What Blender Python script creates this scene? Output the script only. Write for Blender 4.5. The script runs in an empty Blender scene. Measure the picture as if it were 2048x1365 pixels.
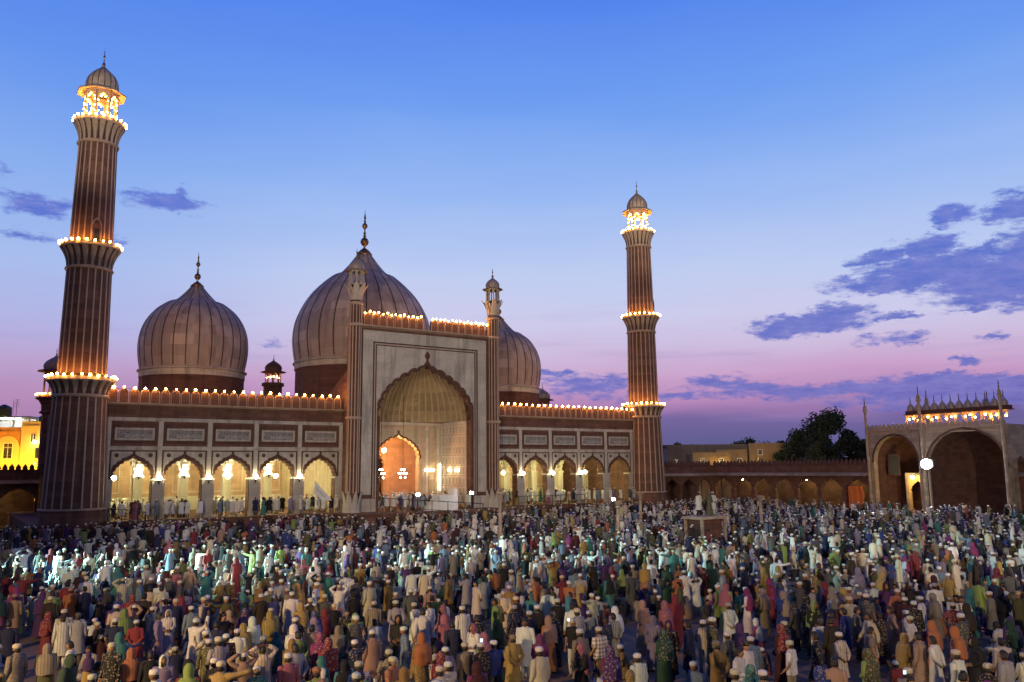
import bpy, bmesh, math, random
import numpy as np
from mathutils import Vector, Matrix, Euler
from mathutils.geometry import tessellate_polygon
from mathutils.noise import noise as mnoise

random.seed(7); np.random.seed(7)
PI = math.pi
S = bpy.context.scene
COL = S.collection
R = math.radians

# ------------------------------------------------------------------ camera
CAM_H, PITCH, ROLL, FPX = 5.4, 0.1525, 0.0086, 1659.4
cam = bpy.data.cameras.new('camera'); cam.sensor_width = 36; cam.lens = 36*FPX/2048
cam.clip_start = .1; cam.clip_end = 5000
camo = bpy.data.objects.new('camera', cam); COL.objects.link(camo)
_r0 = Vector((1, 0, 0)); _f0 = Vector((0, math.cos(PITCH), math.sin(PITCH))); _u0 = Vector((0, -math.sin(PITCH), math.cos(PITCH)))
_r = _r0*math.cos(ROLL) - _u0*math.sin(ROLL); _u = _r0*math.sin(ROLL) + _u0*math.cos(ROLL)
camo.matrix_world = Matrix(((_r.x, _u.x, -_f0.x, 0), (_r.y, _u.y, -_f0.y, 0), (_r.z, _u.z, -_f0.z, CAM_H), (0, 0, 0, 1)))
S.camera = camo

def ray(px, py):
    A = (px-1024)/FPX; B = (682.5-py)/FPX
    return _r*A + _u*B + _f0
def at_z(px, py, z):
    d = ray(px, py); return Vector((0, 0, CAM_H)) + d*((z-CAM_H)/d.z)
def at_Y(px, py, Y):
    d = ray(px, py); return Vector((0, 0, CAM_H)) + d*(Y/d.y)
def to_px(P):
    v = Vector(P) - Vector((0, 0, CAM_H)); zc = v.dot(_f0)
    if zc < .1: return (-9e9, -9e9)
    return 1024 + FPX*v.dot(_r)/zc, 682.5 - FPX*v.dot(_u)/zc

# ------------------------------------------------------------------ render settings
S.render.engine = 'CYCLES'
S.cycles.use_denoising = True
S.cycles.max_bounces = 6; S.cycles.diffuse_bounces = 3; S.cycles.glossy_bounces = 2
S.cycles.transparent_max_bounces = 8
S.cycles.sample_clamp_indirect = 6
S.cycles.use_light_tree = True
S.cycles.caustics_reflective = False; S.cycles.caustics_refractive = False
S.view_settings.view_transform = 'Standard'; S.view_settings.look = 'None'
S.view_settings.gamma = 1; S.view_settings.use_curve_mapping = False
S.view_settings.exposure = 0.0

def lin(c):
    out = []
    for v in c[:3]:
        v = v/255
        out.append(v/12.92 if v <= .04045 else ((v+.055)/1.055)**2.4)
    return tuple(out)

# ------------------------------------------------------------------ node helper
class N:
    def __init__(s, tree): s.t = tree; s.n = tree.nodes; s.l = tree.links
    def new(s, typ, **kw):
        nd = s.n.new(typ)
        for k, v in kw.items(): setattr(nd, k, v)
        return nd
    def put(s, sock, v):
        if hasattr(v, 'node') or isinstance(v, bpy.types.NodeSocket): s.l.new(v, sock)
        else: sock.default_value = v
    def m(s, op, a, b=None, c=None, clamp=False):
        nd = s.new('ShaderNodeMath', operation=op); nd.use_clamp = clamp
        s.put(nd.inputs[0], a)
        if b is not None: s.put(nd.inputs[1], b)
        if c is not None: s.put(nd.inputs[2], c)
        return nd.outputs[0]
    def vm(s, op, a, b=None, out=0):
        nd = s.new('ShaderNodeVectorMath', operation=op); s.put(nd.inputs[0], a)
        if b is not None: s.put(nd.inputs[1], b)
        return nd.outputs[out]
    def mix(s, f, a, b, blend='MIX'):
        nd = s.new('ShaderNodeMix', data_type='RGBA', blend_type=blend); nd.clamp_factor = True
        s.put(nd.inputs[0], f)
        for i, v in ((6, a), (7, b)):
            if isinstance(v, (tuple, list)): v = tuple(v[:3]) + (1,)
            s.put(nd.inputs[i], v)
        return nd.outputs[2]
    def noise(s, vec, scale, detail=3, rough=.55, out=0):
        nd = s.new('ShaderNodeTexNoise'); s.put(nd.inputs['Vector'], vec)
        nd.inputs['Scale'].default_value = scale; nd.inputs['Detail'].default_value = detail
        nd.inputs['Roughness'].default_value = rough
        return nd.outputs[out]
    def mapr(s, v, a, b, c=0, d=1, smooth=False):
        nd = s.new('ShaderNodeMapRange'); nd.clamp = True
        if smooth: nd.interpolation_type = 'SMOOTHSTEP'
        s.put(nd.inputs[0], v)
        for i, q in zip((1, 2, 3, 4), (a, b, c, d)): nd.inputs[i].default_value = q
        return nd.outputs[0]
    def ramp(s, f, stops):
        nd = s.new('ShaderNodeValToRGB'); e = nd.color_ramp.elements
        while len(e) < len(stops): e.new(.5)
        for el, (p, c) in zip(e, stops): el.position = p; el.color = tuple(c[:3]) + (1,)
        s.put(nd.inputs[0], f); return nd.outputs[0]

# ------------------------------------------------------------------ world: dusk sky with clouds
W = bpy.data.worlds.new('World'); S.world = W; W.use_nodes = True
n = N(W.node_tree); W.node_tree.nodes.clear()
tc = n.new('ShaderNodeTexCoord'); D = tc.outputs['Generated']
sp = n.new('ShaderNodeSeparateXYZ'); n.put(sp.inputs[0], D)
dx, dy, dz = sp.outputs
el = n.m('MULTIPLY', n.m('ARCSINE', dz), 180/PI)
az = n.m('MULTIPLY', n.m('ARCTAN2', dx, dy), 180/PI)
cv = n.new('ShaderNodeCombineXYZ'); n.put(cv.inputs[0], az); n.put(cv.inputs[1], el); C2 = cv.outputs[0]
# gentle wavering of the bands
wv = n.noise(n.vm('MULTIPLY', C2, (.05, .25, 1)), 1.0, 3)
elw = n.m('ADD', el, n.m('MULTIPLY', n.m('SUBTRACT', wv, .5), 3.2))
elw = n.m('ADD', elw, n.m('MULTIPLY', n.mapr(az, -40, 40), 0.0))
SKY = [(-2, (80, 80, 128)), (1.5, (92, 92, 144)), (3.2, (112, 98, 158)), (4.4, (176, 130, 182)), (5.8, (200, 158, 200)), (7.6, (204, 184, 218)), (10, (204, 202, 234)),
       (13, (190, 204, 240)), (18.5, (152, 184, 242)), (24.5, (110, 158, 240)), (31, (82, 132, 236)), (50, (48, 88, 190)), (90, (28, 56, 135))]
f = n.mapr(elw, -2, 90)
base = n.ramp(f, [((e+2)/92, lin(c)) for e, c in SKY])
SKYL = [(-2, (124, 98, 140)), (2, (150, 112, 160)), (4.6, (178, 138, 184)), (6.5, (184, 158, 204)), (8.6, (178, 176, 224)), (13, (166, 188, 236)), (18.5, (134, 172, 238)),
        (24.5, (100, 148, 237)), (31, (76, 126, 234)), (50, (48, 88, 190)), (90, (28, 56, 135))]
basel = n.ramp(f, [((e+2)/92, lin(c)) for e, c in SKYL])
base = n.mix(n.mapr(az, -30, -8, 1, 0, True), base, basel)
# clouds: drifts of grey blue, each a soft ellipse broken up by noise   (px, py, rx, ry, strength)
CL = [(1790, 560, 140, 22, 1), (1880, 535, 150, 40, 1.1), (2000, 560, 130, 50, 1.1), (1850, 500, 60, 26, 1), (2080, 520, 120, 60, 1.1), (1760, 515, 60, 14, .8),
      (1620, 645, 130, 24, 1), (1680, 625, 70, 22, 1), (1570, 665, 90, 12, .8), (1800, 628, 60, 9, .7), (1915, 430, 44, 22, .9), (2035, 415, 60, 32, 1), (1985, 435, 30, 12, .7), (1950, 620, 46, 9, .8),
      (1990, 487, 30, 9, .7), (1780, 680, 80, 14, .6), (1990, 668, 30, 8, .7), (1930, 725, 30, 8, .7),
      (1440, 765, 70, 16, .8), (1520, 775, 90, 14, .9), (1180, 770, 110, 26, .8), (1110, 752, 40, 10, .8), (1800, 775, 420, 20, .95), (2000, 790, 300, 30, .95), (1340, 790, 190, 14, .6),
      (340, 405, 90, 22, .85), (360, 385, 30, 12, .8), (75, 412, 70, 26, .8), (230, 478, 50, 12, .5), (10, 335, 30, 18, .4), (560, 690, 40, 12, .4), (60, 470, 80, 10, .4)]
warp = n.noise(n.vm('MULTIPLY', C2, (.40, .9, 1)), 1.0, 7, .66, out=1)
cw = n.vm('ADD', C2, n.vm('MULTIPLY', n.vm('SUBTRACT', warp, (.5, .5, .5)), (4.4, 2.2, 0)))
acc = None
for px, py, rx, ry, st in CL:
    d = ray(px, py).normalized()
    a0 = math.degrees(math.atan2(d.x, d.y)); e0 = math.degrees(math.asin(d.z))
    k = math.degrees(1/FPX)
    q = n.vm('MULTIPLY', n.vm('SUBTRACT', cw, (a0, e0, 0)), (1/(rx*k), 1/(ry*k*1.1), 0))
    b = n.m('MULTIPLY', n.m('SUBTRACT', 1.15, n.vm('LENGTH', q, out=1), clamp=True), st)
    acc = b if acc is None else n.m('MAXIMUM', acc, b)
fine = n.noise(n.vm('MULTIPLY', C2, (.55, 1.7, 1)), 1.0, 8, .68)
cm = n.m('ADD', acc, n.m('MULTIPLY', n.m('SUBTRACT', fine, .5), 1.7))
cmask = n.m('MULTIPLY', n.mapr(cm, .08, .62, 0, .92, True), n.mapr(acc, .02, .2))
# thin streaks of pale violet low in the sky
stre = n.noise(n.vm('MULTIPLY', C2, (.07, .75, 1)), 1.0, 5, .6)
smask = n.m('MULTIPLY', n.mapr(stre, .5, .72, 0, .40, True), n.mapr(el, 13, 5, 0, 1))
ccol = n.ramp(n.mapr(el, 2, 20), [(0, lin((110, 102, 178))), (.25, lin((92, 104, 192))), (.6, lin((78, 104, 200))), (1, lin((88, 118, 212)))])
sky = n.mix(smask, base, lin((146, 134, 192)))
ccol = n.mix(n.mapr(fine, .35, .62, .45, 0), ccol, lin((150, 146, 210)))
sky = n.mix(cmask, sky, ccol)
# the glow is in the west behind the hall; the eastern sky is darker
back = n.mapr(dy, -.5, .5, .24, 1, True)
skyd = n.vm('MULTIPLY', sky, n.vm('SCALE', (1, 1, 1)))
sc = n.new('ShaderNodeVectorMath', operation='SCALE'); n.put(sc.inputs[0], sky); n.put(sc.inputs[3], back)
nis = n.new('ShaderNodeTexSky'); nis.sky_type = 'NISHITA'; nis.sun_disc = False; nis.sun_elevation = R(-1.5); nis.sun_rotation = R(-25)
bg = n.new('ShaderNodeBackground'); n.put(bg.inputs[0], sc.outputs[0]); bg.inputs[1].default_value = 1.0
bg2 = n.new('ShaderNodeBackground'); n.put(bg2.inputs[0], nis.outputs[0]); bg2.inputs[1].default_value = .02
ad = n.new('ShaderNodeAddShader'); n.l.new(bg.outputs[0], ad.inputs[0]); n.l.new(bg2.outputs[0], ad.inputs[1])
wo = n.new('ShaderNodeOutputWorld'); n.l.new(ad.outputs[0], wo.inputs[0])
W.cycles.sampling_method = 'MANUAL'; W.cycles.sample_map_resolution = 512

# the last afterglow from the west, and the courtyard floodlights outside the frame, plus spots added for the minaret tops
sun = bpy.data.lights.new('sun', 'SUN'); sun.energy = .06; sun.angle = R(12); sun.color = (1, .72, .7)
suno = bpy.data.objects.new('sun', sun); COL.objects.link(suno)
suno.rotation_euler = Vector((-.35, .9, .08)).to_track_quat('Z', 'Y').to_euler()
FLOODS = []   # (position, aim, watts, cone degrees, blend, colour)
FLOODS.append(((-21, 3, 8.5), (-6, 25, 0), 34000, 100, .8, (1, .66, .30)))
FLOODS.append(((19, -5, 11.0), (12, 24, 0), 17000, 90, .8, (1, .72, .42)))
FLOODS.append(((-34, 41, 4.6), (-18, 43.5, 0), 130000, 48, 1.0, (.50, 1, .95)))
FLOODS.append(((-14, -8, 15), (-8, 84, 19), 85000, 46, .5, (1, .82, .62)))
FLOODS.append(((34, -6, 15), (24, 96, 16), 80000, 60, .5, (1, .82, .62)))
FLOODS.append(((-16, -9, 15.5), (-37.4, 71.8, 40.5), 150000, 15, .6, (1, .82, .62)))  # unseen spot added to brighten the nearer minaret's dark top
FLOODS.append(((32, -7, 15.5), (17.2, 108.8, 41), 200000, 11, .6, (1, .82, .62)))  # same added spot for the farther minaret's top

# ------------------------------------------------------------------ materials
MATS = {}
def stone(name, col, var=.3, rough=.85, brick=None, joint=.6, scale=.6, streak=.35, use_uv=False, bump=.25, dark=None, slab=1.0):
    m = bpy.data.materials.new(name); m.use_nodes = True; t = N(m.node_tree)
    bs = m.node_tree.nodes['Principled BSDF']
    tcn = t.new('ShaderNodeTexCoord'); P = tcn.outputs['UV' if use_uv else 'Object']
    O = tcn.outputs['Object']
    n1 = t.noise(O, scale, 5, .6); n2 = t.noise(O, scale*9, 4, .6)
    n3 = t.noise(t.vm('MULTIPLY', O, (1.3, 1.3, .12)), 1.0, 4, .65)
    v = t.m('ADD', t.m('MULTIPLY', t.m('SUBTRACT', n1, .5), var*2), 1)
    v = t.m('MULTIPLY', v, t.m('ADD', t.m('MULTIPLY', t.m('SUBTRACT', n2, .5), var), 1))
    v = t.m('MULTIPLY', v, t.mapr(n3, .48, .75, 1, 1-streak))
    h = n2
    if brick:
        spx = t.new('ShaderNodeSeparateXYZ'); t.put(spx.inputs[0], P)
        cb = t.new('ShaderNodeCombineXYZ')
        if use_uv: t.put(cb.inputs[0], spx.outputs[0]); t.put(cb.inputs[1], spx.outputs[1])
        else: t.put(cb.inputs[0], t.m('ADD', spx.outputs[0], spx.outputs[1])); t.put(cb.inputs[1], spx.outputs[2])
        bk = t.new('ShaderNodeTexBrick'); t.put(bk.inputs['Vector'], cb.outputs[0])
        bk.inputs['Scale'].default_value = 1; bk.inputs['Brick Width'].default_value = brick[0]; bk.inputs['Row Height'].default_value = brick[1]
        bk.inputs['Mortar Size'].default_value = .012; bk.inputs['Mortar Smooth'].default_value = .3
        bk.inputs['Color1'].default_value = (1+.18*slab,)*3+(1,); bk.inputs['Color2'].default_value = (1-.26*slab,)*3+(1,); bk.inputs['Mortar'].default_value = (joint,)*3+(1,)
        vv = t.new('ShaderNodeRGBToBW'); t.put(vv.inputs[0], bk.outputs[0])
        v = t.m('MULTIPLY', v, vv.outputs[0])
        h = t.m('SUBTRACT', n2, bk.outputs['Fac'])
    s2 = t.new('ShaderNodeVectorMath', operation='SCALE'); s2.inputs[0].default_value = col; t.put(s2.inputs[3], v)
    c = s2.outputs[0]
    if dark: c = t.mix(t.mapr(n1, .52, .72, 0, .75), c, dark)
    t.l.new(c, bs.inputs['Base Color']); bs.inputs['Roughness'].default_value = rough
    bp = t.new('ShaderNodeBump'); bp.inputs['Strength'].default_value = bump; bp.inputs['Distance'].default_value = .03
    t.put(bp.inputs['Height'], h); t.l.new(bp.outputs[0], bs.inputs['Normal'])
    MATS[name] = m; return m
def plain(name, col, rough=.6, metal=0, var=.15, emit=None, est=0):
    m = bpy.data.materials.new(name); m.use_nodes = True; t = N(m.node_tree); bs = m.node_tree.nodes['Principled BSDF']
    tcn = t.new('ShaderNodeTexCoord'); n1 = t.noise(tcn.outputs['Object'], 3, 4)
    s2 = t.new('ShaderNodeVectorMath', operation='SCALE'); s2.inputs[0].default_value = col[:3]
    t.put(s2.inputs[3], t.m('ADD', 1-var, t.m('MULTIPLY', n1, var*2)))
    t.l.new(s2.outputs[0], bs.inputs['Base Color']); bs.inputs['Roughness'].default_value = rough; bs.inputs['Metallic'].default_value = metal
    if emit: bs.inputs['Emission Color'].default_value = tuple(emit)+(1,); bs.inputs['Emission Strength'].default_value = est
    MATS[name] = m; return m
def objcol(name, rough=.85, skin=False):
    m = bpy.data.materials.new(name); m.use_nodes = True; t = N(m.node_tree); bs = m.node_tree.nodes['Principled BSDF']
    oi = t.new('ShaderNodeObjectInfo'); tcn = t.new('ShaderNodeTexCoord')
    n1 = t.noise(tcn.outputs['Object'], 7, 4)
    s2 = t.new('ShaderNodeVectorMath', operation='SCALE'); t.put(s2.inputs[0], oi.outputs['Color']); t.put(s2.inputs[3], t.m('ADD', .72, t.m('MULTIPLY', n1, .5)))
    cc = s2.outputs[0]
    if not skin:
        vo = t.new('ShaderNodeTexVoronoi'); vo.inputs['Scale'].default_value = 16; t.put(vo.inputs['Vector'], tcn.outputs['Object'])
        has = t.m('GREATER_THAN', oi.outputs['Random'], .62); dots = t.mapr(vo.outputs['Distance'], .25, .4, .55, 0)
        cc = t.mix(t.m('MULTIPLY', has, dots), cc, (.40, .34, .28))
        spz = t.new('ShaderNodeSeparateXYZ'); t.put(spz.inputs[0], tcn.outputs['Object'])
        hem = t.m('MULTIPLY', t.m('LESS_THAN', t.m('FRACT', t.m('MULTIPLY', spz.outputs[0], 13)), .3), t.m('LESS_THAN', oi.outputs['Random'], .14))
        cc = t.mix(t.m('MULTIPLY', hem, .5), cc, (.06, .05, .05))
    t.l.new(cc, bs.inputs['Base Color']); bs.inputs['Roughness'].default_value = rough
    if not skin:
        bp = t.new('ShaderNodeBump'); bp.inputs['Strength'].default_value = .5; bp.inputs['Distance'].default_value = .02
        t.put(bp.inputs['Height'], t.noise(t.vm('MULTIPLY', tcn.outputs['Object'], (9, 9, 2.2)), 1, 4)); t.l.new(bp.outputs[0], bs.inputs['Normal'])
    MATS[name] = m; return m

SAND = stone('red_sandstone', (.165, .078, .056), .34, .9, (1.1, .42), .55, .5, .45)
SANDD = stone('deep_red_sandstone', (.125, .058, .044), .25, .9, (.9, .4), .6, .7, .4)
MARB = stone('weathered_marble', (.50, .45, .39), .42, .6, (1.5, .75), .84, .45, .62, slab=.40)
MARBG = stone('grey_marble_panel', (.36, .34, .32), .25, .55, (.9, .35), .8, 1.2, .35)
_t = N(MARBG.node_tree); _bs = MARBG.node_tree.nodes['Principled BSDF']; _src = _bs.inputs['Base Color'].links[0].from_socket
_tc = _t.new('ShaderNodeTexCoord'); _n = _t.noise(_t.vm('MULTIPLY', _tc.outputs['Object'], (3.2, 1, 6.5)), 1, 2, .5)
_t.l.new(_t.mix(_t.mapr(_t.m('ABSOLUTE', _t.m('SUBTRACT', _n, .5)), .012, .035, .8, 0), _src, (.03, .025, .025)), _bs.inputs['Base Color'])
LINE = stone('white_marble_inlay', (.47, .34, .26), .2, .6, None, 1, .8, .35)
STRIPE = plain('dark_stripe_marble', (.075, .048, .045), .6)
DOME = stone('dome_marble_slabs', (.41, .33, .295), .30, .55, (.085, 1.15), .82, .28, .45, use_uv=True)
BLACK = plain('black_marble_inlay', (.035, .025, .026), .5)
OCHRE = stone('pale_ochre_plaster', (.55, .43, .30), .2, .8, (1.2, .6), .9, .5, .35, slab=.4)  # one even pale ochre for niche and partition walls
NICHE = stone('ochre_niche_plaster', (.34, .25, .12), .25, .8, (.8, .5), .85, .8, .3)
PINK = stone('salmon_stone', (.60, .38, .27), .25, .8, (1.0, .5), .85, .8, .3, slab=.45)
INT = stone('interior_marble', (.66, .58, .50), .22, .6, (1.4, .7), .86, .5, .25, slab=.4)
BRASS = plain('dark_gilded_copper', (.30, .17, .09), .35, .8)
METAL = plain('black_painted_metal', (.02, .02, .022), .5, .3)
CAPS = stone('pale_cap_stone', (.55, .43, .33), .25, .8, (.3, .3), .8, .8, .3)
GROUND = stone('courtyard_paving', (.19, .12, .08), .3, .85, None, .6, .3, .2)
ORP = stone('orange_plaster', (.60, .27, .09), .2, .85, None, 1, .6, .2)
YEL = stone('yellow_painted_plaster', (.72, .50, .20), .12, .8, None, 1, .6, .15)
WHITEP = plain('white_paint', (.75, .74, .70), .6)
TANK = plain('black_plastic_tank', (.02, .025, .03), .4)
BARK = plain('bark', (.07, .05, .035), .9)
ORANGEC = plain('orange_cloth', (.75, .20, .04), .9)
WHITEC = plain('white_cloth', (.78, .76, .72), .9)
GLASSD = plain('dark_window', (.03, .03, .04), .2)
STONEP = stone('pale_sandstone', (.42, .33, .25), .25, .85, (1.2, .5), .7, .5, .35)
CONC = stone('grey_concrete', (.28, .26, .25), .2, .9, None, 1, .5, .4)
def emis(name, col, st):
    m = bpy.data.materials.new(name); m.use_nodes = True; t = m.node_tree; t.nodes.clear()
    e = t.nodes.new('ShaderNodeEmission'); e.inputs[0].default_value = tuple(col)+(1,); e.inputs[1].default_value = st
    o = t.nodes.new('ShaderNodeOutputMaterial'); t.links.new(e.outputs[0], o.inputs[0]); MATS[name] = m; return m
BULB = emis('warm_bulb_glow', (1, .40, .07), 130)
LAMPI = emis('hall_lamp', (1, .92, .38), 420)
LAMPJ = emis('hall_lamp_white', (1, .90, .66), 130)
LAMPW = emis('cool_white_lamp', (1, .95, .85), 60)
LAMPY = emis('warm_white_lamp', (1, .88, .50), 55)
LAMPO = emis('amber_lamp', (1, .48, .14), 800)
LAMPC = emis('neon_lamp', (.75, .95, 1), 110)
LAMPA = emis('arcade_lamp_glow', (1, .80, .25), 110)
FLOOD = emis('floodlight_glow', (.9, .95, 1), 260)
PHONE = emis('phone_screen_glow', (.6, .85, 1), 2.2)
CLOTH = objcol('cloth'); SKIN = objcol('skin', .6, True); HAIRM = plain('black_hair', (.012, .01, .01), .6)

def leafmat(name, c1, c2):
    m = bpy.data.materials.new(name); m.use_nodes = True; t = N(m.node_tree); bs = m.node_tree.nodes['Principled BSDF']
    tcn = t.new('ShaderNodeTexCoord'); n1 = t.noise(tcn.outputs['Object'], .9, 4); n2 = t.noise(tcn.outputs['Object'], 14, 2)
    t.l.new(t.mix(t.m('ADD', t.m('MULTIPLY', n1, .6), t.m('MULTIPLY', n2, .4)), c1, c2), bs.inputs['Base Color']); bs.inputs['Roughness'].default_value = .7
    MATS[name] = m; return m
LEAF = leafmat('dark_leaves', (.02, .035, .012), (.06, .085, .03))
LEAF2 = leafmat('olive_leaves', (.04, .05, .015), (.10, .11, .04))

# ------------------------------------------------------------------ mesh helpers
class G:
    def __init__(s): s.v = []; s.f = []; s.uv = {}
    def add(s, vs, fs):
        o = len(s.v); s.v += [tuple(v) for v in vs]; s.f += [tuple(i+o for i in f) for f in fs]; return o
    def box(s, x0, x1, y0, y1, z0, z1):
        s.add([(x, y, z) for z in (z0, z1) for y in (y0, y1) for x in (x0, x1)],
              [(0, 2, 3, 1), (4, 5, 7, 6), (0, 1, 5, 4), (1, 3, 7, 5), (3, 2, 6, 7), (2, 0, 4, 6)]); return s
    def prism(s, loops, y0, y1, ax='y'):
        """loops: [outline, hole, ...] of (x, z); extruded from y0 to y1"""
        if not isinstance(loops[0], list): loops = [list(loops)]
        tri = tessellate_polygon([[Vector((p[0], p[1], 0)) for p in L] for L in loops])
        pts = [p for L in loops for p in L]
        mk = (lambda p, y: (p[0], y, p[1])) if ax == 'y' else (lambda p, y: (y, p[0], p[1])) if ax == 'x' else (lambda p, y: (p[0], p[1], y))
        a = s.add([mk(p, y0) for p in pts], tri); b = s.add([mk(p, y1) for p in pts], [t[::-1] for t in tri])
        k = 0
        for L in loops:
            m = len(L)
            for i in range(m):
                j = (i+1) % m
                s.f.append((a+k+i, a+k+j, b+k+j, b+k+i))
            k += m
        return s
    def loft(s, rings, closed=True, cap0=True, cap1=True):
        m = len(rings[0]); o = len(s.v)
        for r in rings: s.v += [tuple(p) for p in r]
        for i in range(len(rings)-1):
            for j in range(m if closed else m-1):
                k = (j+1) % m
                s.f.append((o+i*m+j, o+i*m+k, o+(i+1)*m+k, o+(i+1)*m+j))
        if closed and cap0: s.f.append(tuple(o+j for j in range(m))[::-1])
        if closed and cap1: s.f.append(tuple(o+(len(rings)-1)*m+j for j in range(m)))
        return s
    def lathe(s, prof, nseg, cx=0, cy=0, a0=0, a1=2*PI, phase=0, sy=1.0, uvn=None):
        full = abs(a1-a0-2*PI) < 1e-6; m = nseg if full else nseg+1
        o = len(s.v); L = 0; Ls = []
        for i, (r, z) in enumerate(prof):
            if i: L += math.hypot(prof[i][0]-prof[i-1][0], prof[i][1]-prof[i-1][1])
            Ls.append(L)
            for j in range(m):
                a = a0 + (a1-a0)*j/nseg + phase
                s.v.append((cx+r*math.cos(a), cy+r*math.sin(a)*sy, z))
        for i in range(len(prof)-1):
            for j in range(nseg):
                k = (j+1) % m if full else j+1
                fi = len(s.f)
                s.f.append((o+i*m+j, o+i*m+k, o+(i+1)*m+k, o+(i+1)*m+j))
                s.uv[fi] = [(j/nseg, Ls[i]), ((j+1)/nseg, Ls[i]), ((j+1)/nseg, Ls[i+1]), (j/nseg, Ls[i+1])]
        return s
    def tube(s, path, rad, nseg=8, caps=True):
        path = [Vector(p) for p in path]
        if not isinstance(rad, (list, tuple)): rad = [rad]*len(path)
        rings = []
        for i, p in enumerate(path):
            t = (path[min(i+1, len(path)-1)]-path[max(i-1, 0)]).normalized()
            up = Vector((0, 0, 1)) if abs(t.z) < .9 else Vector((0, 1, 0))
            a = t.cross(up).normalized(); b = t.cross(a).normalized()
            rings.append([p + (a*math.cos(2*PI*j/nseg)+b*math.sin(2*PI*j/nseg))*rad[i] for j in range(nseg)])
        return s.loft(rings, True, caps, caps)
    def ball(s, c, r, n1=10, n2=6, sz=1.0):
        pr = [(max(1e-3, r*math.sin(PI*i/n2)), -r*sz*math.cos(PI*i/n2)) for i in range(n2+1)]
        o = len(s.v); s.lathe(pr, n1); 
        for i in range(o, len(s.v)): v = s.v[i]; s.v[i] = (v[0]+c[0], v[1]+c[1], v[2]+c[2])
        return s
    def mesh(s, name, mat, smooth=False):
        me = bpy.data.meshes.new(name); me.from_pydata(s.v, [], s.f)
        if s.uv:
            ul = me.uv_layers.new(name='UVMap')
            for p in me.polygons:
                q = s.uv.get(p.index)
                if q:
                    for li, c in zip(p.loop_indices, q): ul.data[li].uv = c
        if mat: me.materials.append(mat)
        if smooth: me.shade_smooth()
        me.update(); return me
    def build(s, name, mat, parent=None, loc=(0, 0, 0), rz=0, smooth=False, **props):
        return link(name, s.mesh(name, mat, smooth), parent, loc, rz, **props)

def link(name, me, parent=None, loc=(0, 0, 0), rz=0, **props):
    o = bpy.data.objects.new(name, me); COL.objects.link(o); o.location = loc; o.rotation_euler = (0, 0, rz)
    if parent: o.parent = parent
    for k, v in props.items(): o[k] = v
    return o
def thing(name, label, cat, loc=(0, 0, 0), rz=0, group=None, parent=None):
    o = bpy.data.objects.new(name, None); COL.objects.link(o); o.location = loc; o.rotation_euler = (0, 0, rz)
    o['label'] = label; o['category'] = cat
    if group: o['group'] = group
    if parent: o.parent = parent
    return o
def copy_tree(o, parent=None):
    c = o.copy(); COL.objects.link(c)
    if parent: c.parent = parent
    for ch in o.children: copy_tree(ch, c)
    return c

def arch_curve(hw, rise, nl, zc=0.0, bulge=.30, xc=0.0, seg=4, apex=.12, lobes=True, rnd=False):
    """cusped pointed arch from the right springing over the tip to the left springing"""
    P = [(hw, 0), (hw*1.02, rise*.52), (hw*.55, rise*.78), (0, rise)]
    if rnd: P = [(hw, 0), (hw, rise*.56), (hw*.56, rise*.985), (0, rise)]
    def bz(t): return tuple((1-t)**3*P[0][i]+3*(1-t)**2*t*P[1][i]+3*(1-t)*t*t*P[2][i]+t**3*P[3][i] for i in (0, 1))
    half = []
    for k in range(nl):
        a = Vector(bz(k/nl)); b = Vector(bz((k+1)/nl))
        c = b-a; nrm = Vector((c.y, -c.x))
        for j in range(seg):
            u = j/seg
            off = math.sin(PI*u)*bulge if lobes else 0
            p = a + c*u + nrm*(off if k < nl-1 else off*.6)
            half.append((p.x, p.y))
    out = [(xc+x, zc+z) for x, z in half] + [(xc, zc+rise+rise*apex*(1 if lobes else 0))] + [(xc-x, zc+z) for x, z in half[::-1]]
    return out
def offset_curve(c, d, xc, z0):
    """push the arch curve outward by d (keeps the two ends on the springing line)"""
    out = []
    for i, p in enumerate(c):
        a = Vector(c[max(i-1, 0)]); b = Vector(c[min(i+1, len(c)-1)])
        t = (b-a); t = t.normalized() if t.length > 1e-6 else Vector((0, 1)); nn = Vector((t.y, -t.x))
        q = Vector(p) + nn*d
        if i == 0: q = Vector((p[0]+d, p[1]))
        if i == len(c)-1: q = Vector((p[0]-d, p[1]))
        out.append((q.x, q.y))
    return out
def arch_wall(x0, x1, z0, z1, hw, zs, rise, nl, xc, y0, y1, g=None, **kw):
    g = g or G(); c = arch_curve(hw, rise, nl, zs, xc=xc, **kw)
    out = [(x0, z0), (x0, z1), (x1, z1), (x1, z0), (xc+hw, z0)] + c + [(xc-hw, z0)]
    g.prism(out, y0, y1); return g
def ribbon(inner, outer, y0, y1, g=None):
    g = g or G(); m = len(inner); rings = []
    for i in range(m):
        a, b = inner[i], outer[i]
        rings.append([(a[0], y0, a[1]), (b[0], y0, b[1]), (b[0], y1, b[1]), (a[0], y1, a[1])])
    return g.loft(rings)
def rect_frame(x0, x1, z0, z1, w, y0, y1, g=None):
    g = g or G()
    g.prism([[(x0, z0), (x1, z0), (x1, z1), (x0, z1)], [(x0+w, z0+w), (x0+w, z1-w), (x1-w, z1-w), (x1-w, z0+w)]], y0, y1); return g
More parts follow.
